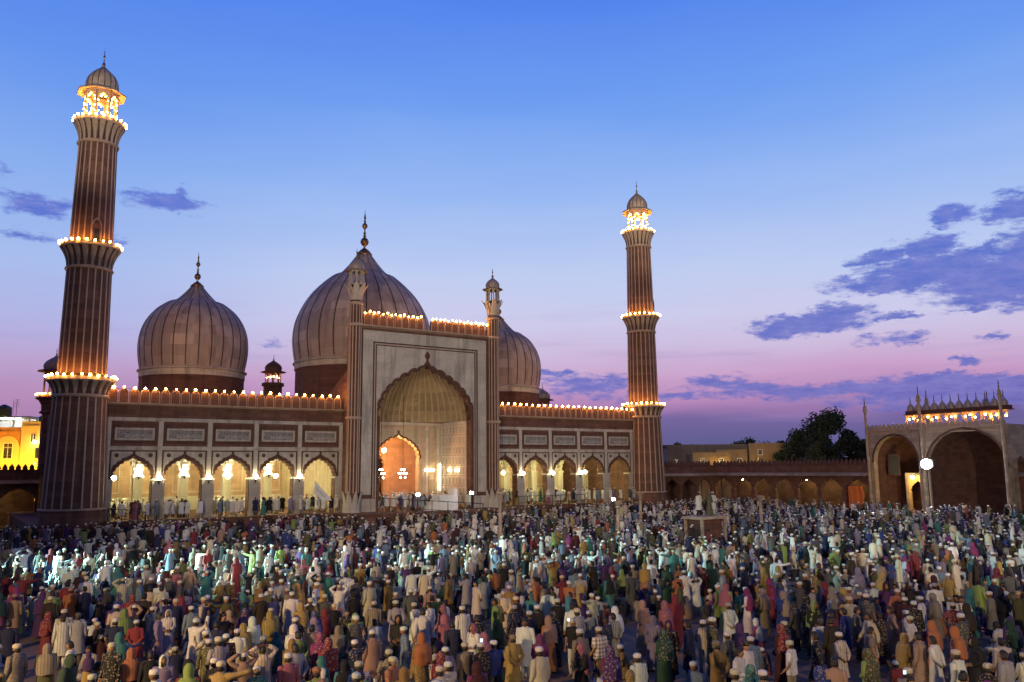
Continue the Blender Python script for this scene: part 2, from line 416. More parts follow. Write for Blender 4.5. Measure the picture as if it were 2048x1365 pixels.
def finial_profile(z, h, s=1.0):
    return [(.10*s, z), (.16*s, z+.02*h), (.06*s, z+.06*h), (.30*s, z+.13*h), (.36*s, z+.19*h), (.28*s, z+.25*h), (.07*s, z+.30*h), (.16*s, z+.33*h), (.06*s, z+.36*h), (.14*s, z+.40*h), (.05*s, z+.43*h),
            (.07*s, z+.50*h), (.22*s, z+.55*h), (.24*s, z+.59*h), (.16*s, z+.63*h), (.05*s, z+.66*h), (.12*s, z+.69*h), (.05*s, z+.72*h), (.10*s, z+.78*h), (.03*s, z+.88*h), (.004, z+h)]

# ------------------------------------------------------------------ places
LX, LY, ANG = -37.468, 71.82, .9754
sA, cA = math.sin(ANG), math.cos(ANG)
ROTH = math.atan2(cA, sA)
def HW(u, d, z=0): return Vector((LX+sA*u-cA*d, LY+cA*u+sA*d, z))
FLOOR = 1.2
GZ = -.35; B0 = -.4     # courtyard level; bottoms of things standing on it

# ------------------------------------------------------------------ ground
g = G(); g.box(-600, 600, -200, 900, -.8, GZ)
gr = g.build('ground', GROUND, kind='structure')
t = N(GROUND.node_tree)
# ------------------------------------------------------------------ prayer hall
hall = thing('mosque', 'long red sandstone and marble prayer hall with tall arched portal and three domes', 'mosque', HW(0, 0), ROTH)
g = G(); g.box(-3.2, 69.2, -1.4, 26, B0, FLOOR-.10); g.box(-3.35, 69.35, -1.55, 26, FLOOR-.10, FLOOR); g.box(22.5, 43.5, -5.6, -1.4, B0, FLOOR-.10); g.box(22.4, 43.6, -5.75, -1.56, FLOOR-.10, FLOOR)
g.build('plinth', SAND, hall)
BW = 4.33; U0 = 2.38
ZS, RISE, AHW = 4.75, 1.78, 1.60
xc = BW/2
crv = arch_curve(AHW, RISE, 6, ZS, xc=xc)
# one bay of the arcade, shared by the ten bays
me_wall = arch_wall(0, BW, FLOOR, 10.2, AHW, ZS, RISE, 6, xc, 0, .9).mesh('arcade_wall', SAND)
gi = G(); oc = offset_curve(crv, .34, xc, ZS)
gi.prism([(.36, ZS), (.36, 7.18), (BW-.36, 7.18), (BW-.36, ZS)] + [(min(max(p[0], .40), BW-.40), p[1]) for p in oc], -.055, 0)
me_span = gi.mesh('spandrel', MARB)
gi = ribbon(crv, offset_curve(crv, .17, xc, ZS), -.10, 0); gi.prism([(xc-.05, 6.95), (xc+.05, 6.95), (xc+.11, 7.12), (xc, 7.32), (xc-.11, 7.12)], -.10, -.004)
me_out = gi.mesh('arch_outline', SANDD)
me_pier = G().box(-.5, .5, -.12, .92, FLOOR+.001, ZS-.15).box(-.56, .56, -.18, .98, FLOOR+.001, FLOOR+.45).box(-.58, .58, -.2, 1.0, ZS-.15, ZS+.02).mesh('pier', MARB)
me_strip = G().box(-.20, .20, -.10, -.002, ZS+.02, 7.30).box(-.08, .08, -.13, -.101, ZS+.1, 7.25).mesh('pilaster_strip', MARB)
me_strip2 = G().box(-.20, .20, -.10, -.002, 7.66, 9.88).mesh('pilaster_strip', MARB)
me_ros = G().lathe([(.001, -.03), (.16, -.03), (.2, 0)], 8).mesh('rosette', SANDD)
for v in me_ros.vertices: v.co = Vector((v.co.x, v.co.z-.057, v.co.y))
me_frame = rect_frame(.52, BW-.52, 8.18, 9.28, .19, -.05, -.002).mesh('panel_frame', MARB)
me_panel = G().box(.74, BW-.74, -.025, -.002, 8.40, 9.06).mesh('marble_panel', MARBG)
me_redf = rect_frame(.30, BW-.30, 7.90, 9.62, .24, -.045, -.002).mesh('sandstone_frame', SANDD)
me_redf2 = G().prism([(.24, ZS), (.24, 7.30), (BW-.24, 7.30), (BW-.24, ZS), (BW-.34, ZS), (BW-.34, 7.20), (.34, 7.20), (.34, ZS)], -.065, -.002).mesh('sandstone_frame', SANDD)
for side in (0, 1):
    s0 = U0 if side == 0 else 66-U0-5*BW
    for k in range(5):
        x = s0+k*BW
        for nm, me in (('arcade_wall', me_wall), ('spandrel', me_span), ('arch_outline', me_out), ('panel_frame', me_frame), ('marble_panel', me_panel), ('sandstone_frame', me_redf), ('sandstone_frame', me_redf2)):
            link(nm, me, hall, (x, 0, 0))
        for rx in (.78, BW-.78): link('rosette', me_ros, hall, (x+rx, 0, 6.85))
    for k in range(6):
        x = s0+k*BW
        link('pier', me_pier, hall, (x, 0, 0)); link('pilaster_strip', me_strip, hall, (x, 0, 0)); link('pilaster_strip', me_strip2, hall, (x, 0, 0))
    a, b = s0-.3, s0+5*BW+.3
    G().box(a, b, -.12, -.001, 7.301, 7.659).build('marble_band', MARB, hall)
    G().box(a, b, -.12, -.001, 9.881, 10.2).build('marble_band', MARB, hall)
    G().box(a, b, 0, .9, 10.201, 11.28).build('frieze', SAND, hall)
    G().prism([(-.001, 11.281), (-.30, 11.36), (-.42, 11.42), (-.42, 11.50), (.0, 11.54), (.9, 11.54), (.9, 11.281)], a, b, 'x').build('cornice', LINE, hall)
# end walls beside the minarets, side and back walls, roof
G().box(0, U0-.002, .1, 1, FLOOR, 11.28).build('side_wall', SAND, hall)
G().box(66-U0+.002, 66, .1, 1, FLOOR, 11.28).build('side_wall', SAND, hall)
G().box(-.2, .6, 1.001, 25.6, FLOOR, 11.28).build('side_wall', SAND, hall)
G().box(65.4, 66.2, 1.001, 25.6, FLOOR, 11.28).build('side_wall', SAND, hall)
G().box(.6, 65.4, 24.8, 25.6, FLOOR, 11.28).build('back_wall', SAND, hall)
g = G(); g.box(.6, 24.0, .902, 24.8, 10.7, 11.28); g.box(42.0, 65.4, .902, 24.8, 10.7, 11.28); g.box(24.0, 42.0, 5.8, 24.8, 12.3, 12.7); g.build('roof', CONC, hall)
# merlons along the wing parapets (each with its white outline)
def merlon_mesh(w, h, name='merlon'):
    hw = w/2; pts = [(-hw, 0), (-hw, h*.62)]
    arc = [(-hw*math.cos(PI*i/8), h*.62+math.sin(PI*i/8)*h*.34) for i in range(1, 8)]
    pts = pts + arc + [(hw, h*.62), (hw, 0)]
    me = G().prism(pts[::-1], 0, .3).mesh(name, SAND)
    inn = [(p[0]*.86, p[1]*.94) for p in pts]; o2 = [(p[0], p[1]) for p in pts]
    out = G(); out.loft([[(a[0], -.045, a[1]), (b[0]*.99, -.045, b[1]*.99), (b[0]*.99, -.001, b[1]*.99), (a[0], -.001, a[1])] for a, b in zip(inn, o2)])
    return me, out.mesh('outline', LINE)
mw, ml = merlon_mesh(.80, 1.30)
MERL = {0: [], 1: []}
for side in (0, 1):
    a = 2.1 if side == 0 else 42.25
    for i in range(25):
        x = a + .44 + i*.872
        m = link('merlon', mw, hall, (x, -.25, 11.54)); link('outline', ml, m); MERL[side].append(x)

# interior: second row of piers with cusped arches, pink inner wall, lamps
me_ip = G().box(-.42, .42, -.42, .42, FLOOR+.001, 4.8).box(-.52, .52, -.52, .52, 4.8, 5.05).box(-.5, .5, -.5, .5, FLOOR+.001, FLOOR+.5).mesh('inner_pier', INT)
me_ia = arch_wall(0, BW, 5.05, 10.69, 1.72, 5.06, 2.3, 6, BW/2, -.35, .35).mesh('inner_arch', INT)
me_ia2 = arch_wall(0, 8.9, 5.05, 10.69, 3.9, 5.06, 3.1, 8, 4.45, -.25, .25).mesh('cross_arch', INT)
for side in (0, 1):
    s0 = U0 if side == 0 else 66-U0-5*BW
    for k in range(5): link('inner_arch', me_ia, hall, (s0+k*BW, 9.8, 0))
    for k in range(6):
        link('inner_pier', me_ip, hall, (s0+k*BW, 9.8, 0))
        if 0 < k < 5: link('cross_arch', me_ia2, hall, (s0+k*BW, .93, 0), PI/2)
    a, b = s0-2, s0+5*BW+2
    a = max(a, .6); b = min(b, 65.4)
    if side == 0: b = 24.0
    else: a = 42.0
    G().box(a, b, 17.0, 17.4, FLOOR, 10.69).build('inner_wall', PINK, hall)
    G().box(a, b, 16.9, 16.999, FLOOR, FLOOR+1.5).build('dado', INT, hall)
    for k in range(5):
        x = s0+k*BW
        rect_frame(x+.5, x+BW-.5, 3.1, 8.6, .12, 16.93, 16.999).build('wall_frame', INT, hall)
    xx = 24.0 if side == 0 else 42.0
    G().box(xx-.25, xx+.25, .91, 17, FLOOR, 12.3).build('partition_wall', OCHRE, hall)

# ------------------------------------------------------------------ central portal
PC, PD = 33.0, -1.7
HWI = 5.5; PZS, PR = 10.7, 5.5
pc = arch_curve(HWI, PR, 8, PZS, xc=PC, bulge=.26, seg=5, apex=.11)
out = [(24.2, FLOOR), (24.2, 20.0), (41.8, 20.0), (41.8, FLOOR), (PC+HWI, FLOOR)] + pc + [(PC-HWI, FLOOR)]
G().prism(out, PD, PD+.9).build('portal_wall', SAND, hall)
oc = offset_curve(pc, .30, PC, PZS); oc = [(min(max(p[0], PC-HWI-.30), PC+HWI+.30), p[1]) for p in oc]
# marble facing: outer band, dark lines, inner field with the arch cut out
F0, F1, FB, FT = 25.5, 40.5, 2.9, 19.75
def u_frame(x0, x1, zb, zt, w, y0, y1):
    return G().prism([(x0, zb), (x0, zt), (x1, zt), (x1, zb), (x1-w, zb), (x1-w, zt-w), (x0+w, zt-w), (x0+w, zb)], y0, y1)
u_frame(F0, F1, FB, FT, 1.15, PD-.06, PD-.002).build('marble_border', MARB, hall)
u_frame(F0+1.151, F1-1.151, FB-.35, FT-1.151, .13, PD-.10, PD-.002).build('inlay_line', BLACK, hall)
u_frame(F0+1.282, F1-1.282, FB-.35, FT-1.282, .16, PD-.06, PD-.002).build('marble_border', LINE, hall)
u_frame(F0+1.443, F1-1.443, FB-.35, FT-1.443, .10, PD-.10, PD-.002).build('inlay_line', BLACK, hall)
x0, x1, zt = F0+1.544, F1-1.544, FT-1.544
G().prism([(x0, FB-.35), (x0, zt), (x1, zt), (x1, FB-.35), (PC+HWI+.28, FB-.35), (PC+HWI+.28, PZS)] + oc[1:-1] + [(PC-HWI-.28, PZS), (PC-HWI-.28, FB-.35)], PD-.05, PD-.002).build('spandrel', MARB, hall)
g = ribbon(pc, oc, PD-.13, PD-.001)
g.box(PC+HWI+.001, PC+HWI+.30, PD-.13, PD-.001, FB-.35, PZS-.001); g.box(PC-HWI-.30, PC-HWI-.001, PD-.13, PD-.001, FB-.35, PZS-.001)
g.prism([(PC-.12, 16.95), (PC+.12, 16.95), (PC+.14, 17.15), (PC+.32, 17.45), (PC+.22, 17.75), (PC, 18.0), (PC-.22, 17.75), (PC-.32, 17.45), (PC-.14, 17.15)], PD-.13, PD-.051)
g.build('arch_outline', SANDD, hall)
G().box(F0, F1, PD-.09, PD-.001, 19.76, 19.86).box(F0-.1, F0-.01, PD-.09, PD-.001, FB-.1, 19.86).box(F1+.01, F1+.1, PD-.09, PD-.001, FB-.1, 19.86).build('inlay_line', SANDD, hall)
for sx in (-1, 1):
    xx = sorted((PC+sx*(HWI+.35), PC+sx*8.75))
    G().box(xx[0], xx[1], PD-.14, PD-.001, FLOOR+.002, 2.50).build('portal_base', MARB, hall)
# top of portal
G().prism([(PD-.001, 20.0), (PD-.30, 20.10), (PD-.42, 20.16), (PD-.42, 20.26), (PD, 20.32), (PD+.9, 20.32), (PD+.9, 20.0)], 24.2, 41.8, 'x').build('cornice', LINE, hall)
mpw, mpl = merlon_mesh(.80, 1.35, 'merlon')
PM = []
for i in range(17):
    x = 25.55 + .46 + i*.875
    if i == 8: continue
    m = link('merlon', mpw, hall, (x, PD+.05, 20.32)); link('outline', mpl, m); PM.append(x)
G().box(24.9, 25.45, PD+.05, PD+.35, 20.32, 21.5).box(40.7, 41.1, PD+.05, PD+.35, 20.32, 21.5).build('parapet_end', SAND, hall)
# niche: side walls, back wall with arch, ribbed half dome, outer shell
ND = 5.0
for sx in (-1, 1):
    xx = sorted((PC+sx*HWI, PC+sx*(HWI+.9)))
    G().box(xx[0], xx[1], PD+.901, ND+.8, FLOOR, PZS).build('niche_wall', OCHRE, hall)
    xs = sorted((PC+sx*8.0, PC+sx*8.8))
    G().prism([(PD+.901, FLOOR), (PD+.901, 15.6), (.3, 15.0), (3.0, 13.9), (5.8, 12.6), (5.8, FLOOR)], xs[0], xs[1], 'x').build('buttress_wall', SAND, hall)
arch_wall(PC-HWI, PC+HWI, FLOOR, PZS, 2.62, 6.6, 2.5, 7, PC, ND, ND+.8).build('niche_back_wall', OCHRE, hall)
ac = arch_curve(2.62, 2.5, 7, 6.6, xc=PC)
g = ribbon(ac, offset_curve(ac, .16, PC, 6.6), ND-.07, ND-.001); g.prism([(PC-.05, 9.4), (PC+.05, 9.4), (PC+.14, 9.62), (PC, 9.85), (PC-.14, 9.62)], ND-.07, ND-.002); g.build('arch_outline', SANDD, hall)
rect_frame(PC-3.15, PC+3.15, FLOOR-.3, 10.25, .16, ND-.06, ND-.001).build('wall_frame', PINK, hall)
for sx in (-1, 1):
    xs = sorted((PC+sx*3.5, PC+sx*5.2))
    G().box(xs[0], xs[0]+.28, ND-.09, ND-.001, FLOOR, 10.3).build('wall_strip', INT, hall)
    G().box(xs[1]-.28, xs[1], ND-.09, ND-.001, FLOOR, 10.3).build('wall_strip', INT, hall)
    for k in range(6):
        rect_frame(xs[0]+.40, xs[1]-.40, 2.6+k*1.27, 2.6+k*1.27+1.12, .09, ND-.07, ND-.001).build('wall_panel', PINK, hall)
# carved side wall panels
mp_ = G(); mp_.prism([[(0, 0), (.62, 0), (.62, 1.02), (0, 1.02)], [(.09, .09), (.09, .72)] + [(.31-.22*math.cos(PI*i/5), .72+.2*math.sin(PI*i/5)) for i in range(1, 5)] + [(.53, .72), (.53, .09)]], 0, .05, 'x')
me_np = mp_.mesh('carved_panel', INT)
for sx in (1, -1):
    X = PC+sx*HWI
    for i in range(7):
        for j in range(7):
            link('carved_panel', me_np, hall, (X-.055 if sx > 0 else X+.005, PD+1.15+i*.76, 2.45+j*1.14))
    G().box(*sorted((X, X-sx*.07)), PD+.92, PD+1.06, FLOOR, 10.5).box(*sorted((X, X-sx*.07)), ND-.22, ND-.1, FLOOR, 10.5).build('wall_strip', INT, hall)
    for j in range(8):
        G().box(*sorted((X, X-sx*.04)), PD+1.1, ND-.24, 2.35+j*1.14-.02, 2.35+j*1.14+.04).build('moulding', PINK, hall)
G().box(PC-HWI+.01, PC+HWI-.01, PD+.91, ND-.001, PZS-.16, PZS-.001).v
for sx in (-1, 1):
    xs = sorted((PC+sx*(HWI-.14), PC+sx*(HWI-.001))); G().box(xs[0], xs[1], PD+.92, ND-.01, PZS-.3, PZS-.01).build('niche_cornice', INT, hall)
G().box(PC-HWI+.15, PC+HWI-.15, ND-.16, ND-.101, PZS-.3, PZS-.01).build('niche_cornice', INT, hall)
RZ = 5.9; RY = ND-(PD+.9)
prof = [(math.cos(R(a)), PZS+.001+RZ*math.sin(R(a))) for a in range(0, 91, 6)]
g = G(); g.lathe([(max(r, .01)*HWI, z) for r, z in prof], 40, PC, PD+.9, 0, PI, sy=RY/HWI)
g.build('niche_half_dome', NICHE, hall, smooth=True)
for k in range(1, 22):
    a = PI*k/22
    rings = []
    for r, z in [(q[0], q[1]) for q in prof[:-2]]:
        rr = r*HWI*.992; w = .045 + .03*r
        c = Vector((PC+rr*math.cos(a), PD+.9+rr*math.sin(a)*RY/HWI, z-.01)); tdir = Vector((-math.sin(a), math.cos(a), 0))
        inn = Vector((-math.cos(a), -math.sin(a), -.2)).normalized()*.06
        rings.append([c-tdir*w, c+tdir*w, c+tdir*w+inn, c-tdir*w+inn])
    G().loft(rings).build('dome_rib', LINE, hall)
prof2 = [(math.cos(R(a))*(HWI+.7), PZS+(RZ+.5)*math.sin(R(a))) for a in range(0, 91, 10)]
G().lathe([(max(r, .01), z) for r, z in prof2], 32, PC, PD+.9, 0, PI, sy=(RY+.7)/HWI*.9).build('niche_outer_shell', CONC, hall, smooth=True)
# inner chamber behind the niche
G().box(26.5, 39.5, 16.9, 17.3, FLOOR, 12.3).build('chamber_wall', PINK, hall)
arch_wall(27, 39, FLOOR, 12.29, 2.4, 5.6, 2.6, 6, PC-1.2, 11.4, 11.9).build('chamber_arch_wall', PINK, hall)
for sx in (-1, 1): G().box(*sorted((PC+sx*6, PC+sx*6.4)), ND+.81, 16.9, FLOOR, 12.3).build('chamber_wall', PINK, hall)

# slender columns at the portal corners, lotus capital and little domed kiosk
def octo(r, z0, z1, g, n_=8, ph=PI/8, r1=None):
    r1 = r if r1 is None else r1
    g.loft([[(r*math.cos(2*PI*j/n_+ph), r*math.sin(2*PI*j/n_+ph), z0) for j in range(n_)], [(r1*math.cos(2*PI*j/n_+ph), r1*math.sin(2*PI*j/n_+ph), z1) for j in range(n_)]]); return g
def small_dome_profile(r, z0, h):
    return [(r*1.0, z0), (r*1.07, z0+.14*h), (r*1.06, z0+.30*h), (r*.93, z0+.48*h), (r*.70, z0+.64*h), (r*.42, z0+.78*h), (r*.20, z0+.88*h), (r*.10, z0+.97*h), (.02, z0+h)]
def petal(r0, r1, z0, z1, w0, w1, a, mat, parent, name='petal', th=.07, nz=6, point=False):
    rings = []
    for i in range(nz+1):
        t_ = i/nz; f_ = t_**2.0
        r_ = r0+(r1-r0)*f_; z_ = z0+(z1-z0)*t_
        w_ = w0+(w1-w0)*t_
        if point: w_ *= (1-max(0, (t_-.55)/.45)**2*.85)
        dr = Vector((math.cos(a), math.sin(a), 0)); tn = Vector((-math.sin(a), math.cos(a), 0))
        c = dr*r_ + Vector((0, 0, z_))
        rings.append([c-tn*w_, c+tn*w_, c+tn*w_*.6+dr*th, c-tn*w_*.6+dr*th])
    return G().loft(rings).build(name, mat, parent)
def portal_column(u):
    root = bpy.data.objects.new('corner_turret', octo(.62, FLOOR+.4, 22.4, G(), 12, PI/12).mesh('corner_turret', SANDD)); COL.objects.link(root); root.parent = hall; root.location = (u, PD-.1, 0)
    for j in range(12):
        a = 2*PI*j/12+PI/12
        if math.sin(a) > .6: continue
        G().box(-.05, .05, -.05, .05, 0, 19.2).build('inlay_line', LINE, root, (.62*math.cos(a), .62*math.sin(a), 3.1), a)
    for z, r_ in ((10.55, .84), (20.12, .84), (22.35, .78)):
        G().lathe([(.5, z-.14), (r_-.1, z-.13), (r_, z-.03), (r_, z+.06), (r_-.1, z+.16), (.5, z+.17)], 16).build('ring_moulding', LINE, root, smooth=False)
    for j in range(8): petal(.70, .98, FLOOR+.1, 3.3, .32, .26, 2*PI*j/8, MARB, root, 'base_petal', .12, 6, True)
    octo(.95, FLOOR+.003, FLOOR+.9, G(), 8).build('column_base', MARB, root)
    octo(.58, 22.5, 24.4, G(), 8).build('capital_core', SANDD, root)
    for j in range(8): petal(.55, 1.25, 22.7, 24.45, .24, .42, 2*PI*j/8+PI/8, MARB, root, 'petal', .06, 7, True)
    octo(.80, 24.3, 24.42, G(), 8).build('kiosk_floor', MARB, root)
    for j in range(8):
        a = 2*PI*j/8+PI/8
        G().box(-.07, .07, -.07, .07, 24.42, 25.75).build('kiosk_column', MARB, root, (.70*math.cos(a), .70*math.sin(a), 0), a)
        G().prism([(-.27, 0), (-.27, .42), (.27, .42), (.27, 0), (.20, .1), (.10, .25), (0, .32), (-.10, .25), (-.20, .1)], -.04, .04).build('kiosk_arch', MARB, root, (.66*math.cos(a+PI/8), .66*math.sin(a+PI/8), 25.40), a+PI/8+PI/2)
    g = G(); g.lathe([(.70, 25.83), (1.22, 25.74), (1.22, 25.79), (.70, 25.99)], 8, phase=PI/8); g.build('eave', STONEP, root)
    G().lathe([(.76, 25.84)] + small_dome_profile(.76, 25.98, 1.25), 16).build('kiosk_dome', DOME, root, smooth=True)
    G().lathe(finial_profile(27.1, 1.25, .42), 8).build('finial', BRASS, root, smooth=True)
    return root
portal_column(24.6); portal_column(41.4)

# ------------------------------------------------------------------ the three domes
def catmull(pts, k=5):
    out = []
    for i in range(len(pts)-1):
        p0 = Vector(pts[max(i-1, 0)]); p1 = Vector(pts[i]); p2 = Vector(pts[i+1]); p3 = Vector(pts[min(i+2, len(pts)-1)])
        for j in range(k):
            t_ = j/k
            out.append(tuple(.5*((2*p1)+(p2-p0)*t_+(2*p0-5*p1+4*p2-p3)*t_*t_+(3*p1-p0-3*p2+p3)*t_**3)))
    out.append(tuple(pts[-1])); return out
def dome(u, rd, zd0, zr, zband, prof, skirt_r, z_skirt, cone, capz, fin_h, fs, ns):
    body = catmull(prof, 5)
    root = bpy.data.objects.new('dome', G().lathe(body, 96).mesh('dome', DOME, True)); COL.objects.link(root); root.parent = hall; root.location = (u, 14.46, 0)
    octo(rd, zd0, zr, G(), 16, PI/16).build('drum', SANDD, root)
    G().lathe([(rd-.3, zr), (rd+.06, zr+.001), (rd+.06, zband-.2), (rd-.2, zband-.02)], 96).build('drum_band', MARB, root, smooth=False)
    G().lathe([(rd-.2, zband-.18), (rd+.26, zband-.12), (rd+.26, zband-.02), (rd+.05, zband+.08), (rd-.4, zband+.1)], 96).build('drum_moulding', MARB, root)
    view = math.atan2(0-0, 1) 
    def stripe_mesh(pf, w):
        rings = []
        for r_, z_ in pf:
            ww = w*min(1, .35+.65*r_/prof[2][0])
            rings.append([(r_-.03, -ww, z_), (r_+.035, -ww, z_), (r_+.035, ww, z_), (r_-.03, ww, z_)])
        return G().loft(rings).mesh('stripe', STRIPE)
    sm = stripe_mesh(body[1:], .058 if fs < 1.5 else .075)
    cone_p = catmull(cone, 4)
    sm2 = stripe_mesh(cone_p, .05)
    # only the stripes on the half that faces the courtyard and its ends
    for j in range(ns):
        a = 2*PI*(j+.35)/ns
        if math.sin(a) < .55: link('stripe', sm, root, (0, 0, 0), a)
    for j in range(ns//2):
        a = 2*PI*(j+.35)/(ns//2)
        if math.sin(a) < .6: link('stripe', sm2, root, (0, 0, 0), a)
    G().lathe(cone_p, 64).build('cone_cap', DOME, root, smooth=True)
    # jagged lotus skirt
    m = 48; rings = []
    for rr, zz, jag in ((skirt_r-.35, z_skirt+.22, 0), (skirt_r-.02, z_skirt-.02, 0), (skirt_r+.10, z_skirt-.14, 1), (skirt_r-.05, z_skirt-.22, 1), (skirt_r-.35, z_skirt-.05, 0)):
        rings.append([((rr+(.16*(j % 2) if jag else 0))*math.cos(2*PI*j/m), (rr+(.16*(j % 2) if jag else 0))*math.sin(2*PI*j/m), zz+(.10*(j % 2) if jag else 0)) for j in range(m)])
    G().loft(rings, True, False, False).build('lotus_skirt', SANDD, root)
    r_ = cone[-1][0]
    G().lathe([(r_+.12, capz-.12), (r_+.20, capz), (r_*.9, capz+.25*fs), (r_*.5, capz+.45*fs), (.1, capz+.55*fs)], 24).build('cap', BRASS, root, smooth=True)
    G().lathe(finial_profile(capz+.45*fs, fin_h, fs), 16).build('finial', BRASS, root, smooth=True)
    return root
side_prof = [(5.38, 16.2), (5.62, 17.6), (5.70, 19.0), (5.52, 20.4), (5.02, 21.7), (4.20, 22.85), (3.25, 23.62), (2.9, 23.85)]
side_cone = [(2.72, 23.75), (2.05, 24.2), (1.40, 24.85), (.85, 25.5), (.55, 25.85)]
dome(12.55, 5.42, 11.28, 15.4, 16.2, side_prof, 2.95, 23.62, side_cone, 25.85, 3.6, 1.0, 28)
dome(52.9, 5.42, 11.28, 15.4, 16.2, side_prof, 2.95, 23.62, side_cone, 25.85, 3.6, 1.0, 28)
cen_prof = [(8.10, 18.2), (8.40, 20.0), (8.46, 21.6), (8.22, 23.3), (7.55, 25.0), (6.50, 26.7), (5.22, 28.1), (4.15, 29.05), (3.8, 29.3)]
cen_cone = [(3.60, 29.2), (2.75, 29.85), (1.95, 30.75), (1.25, 31.7), (.80, 32.3)]
dome(32.6, 8.1, 11.28, 17.4, 18.2, cen_prof, 3.85, 29.1, cen_cone, 32.3, 5.3, 1.5, 28)

# ------------------------------------------------------------------ roof kiosks and corner turrets
def kiosk(parent, z0, r_, hcol, hd, fin, mat=STONEP, dm=DOME, lit=True, sandc=None):
    octo(r_*1.42, z0-.02, z0+.10, G(), 8).build('kiosk_floor', mat, parent)
    G().lathe([(r_*1.38, z0+.1), (r_*1.38, z0+.38), (r_*1.28, z0+.38), (r_*1.28, z0+.1)], 8, phase=PI/8).build('balustrade', mat, parent)
    for j in range(8):
        a = 2*PI*j/8+PI/8
        octo(.075*max(1, r_*.8), z0+.1, z0+hcol, G(), 6).build('kiosk_column', mat, parent, (r_*.93*math.cos(a), r_*.93*math.sin(a), 0))
        w = r_*.93*math.sin(PI/8)
        G().prism([(-w, 0), (-w, hcol*.28), (w, hcol*.28), (w, 0), (w*.8, .02), (w*.5, hcol*.13), (0, hcol*.19), (-w*.5, hcol*.13), (-w*.8, .02)], -.05, .05).build('kiosk_arch', mat, parent, (r_*.93*math.cos(PI/8)*math.cos(a+PI/8), r_*.93*math.cos(PI/8)*math.sin(a+PI/8), z0+hcol*.74), a+PI/8+PI/2)
    ze = z0+hcol*1.02
    G().lathe([(r_*.9, ze+.12), (r_*1.62, ze-.04), (r_*1.62, ze+.03), (r_*.95, ze+.24)], 8, phase=PI/8).build('eave', mat, parent)
    G().lathe([(r_*1.0, ze+.1)] + small_dome_profile(r_*1.0, ze+.24, hd), 20).build('kiosk_dome', dm, parent, smooth=True)
    G().lathe(finial_profile(ze+.24+hd*.95, fin, fin*.30), 8).build('finial', BRASS, parent, smooth=True)
def corner_turret(u, d, label, zf=13.6, r_=1.15, tower=True):
    tt = thing('corner_turret', label, 'turret', HW(u, d), ROTH, 'domed turrets on the back of the prayer hall')
    if tower:
        octo(1.05, B0, 11.9, G(), 8).build('shaft', SAND, tt)
        for j in range(8): G().box(-.04, .04, -.04, .04, 1.5, 11.7).build('inlay_line', LINE, tt, (1.05*math.cos(2*PI*j/8+PI/8), 1.05*math.sin(2*PI*j/8+PI/8), 0), 2*PI*j/8+PI/8)
        G().lathe([(1.15, 11.8), (1.38, 11.9), (1.38, 12.05), (1.18, 12.15), (1.22, 12.8), (1.5, 13.3), (1.85, 13.5), (1.85, 13.62), (.2, 13.62)], 8, phase=PI/8).build('bracket', SAND, tt)
        kiosk(tt, zf, r_, 2.9, 1.6, 1.0, SAND, DOME)
    else:
        octo(r_*1.15, 12.0 if 24 < u < 42 else 11.28, zf, G(), 8).build('shaft', SANDD, tt)
        kiosk(tt, zf, r_, 1.75, 1.35, .9, SANDD, SANDD)
    return tt
corner_turret(.15, 24.6, 'domed sandstone corner turret half hidden behind the bigger minaret')
corner_turret(67.6, 24.6, 'small domed turret peeping out right of the right-hand dome', 13.0)
corner_turret(24.75, 24.5, 'small dark lit kiosk standing on the roof between left and central domes', 16.1, 1.0, False)

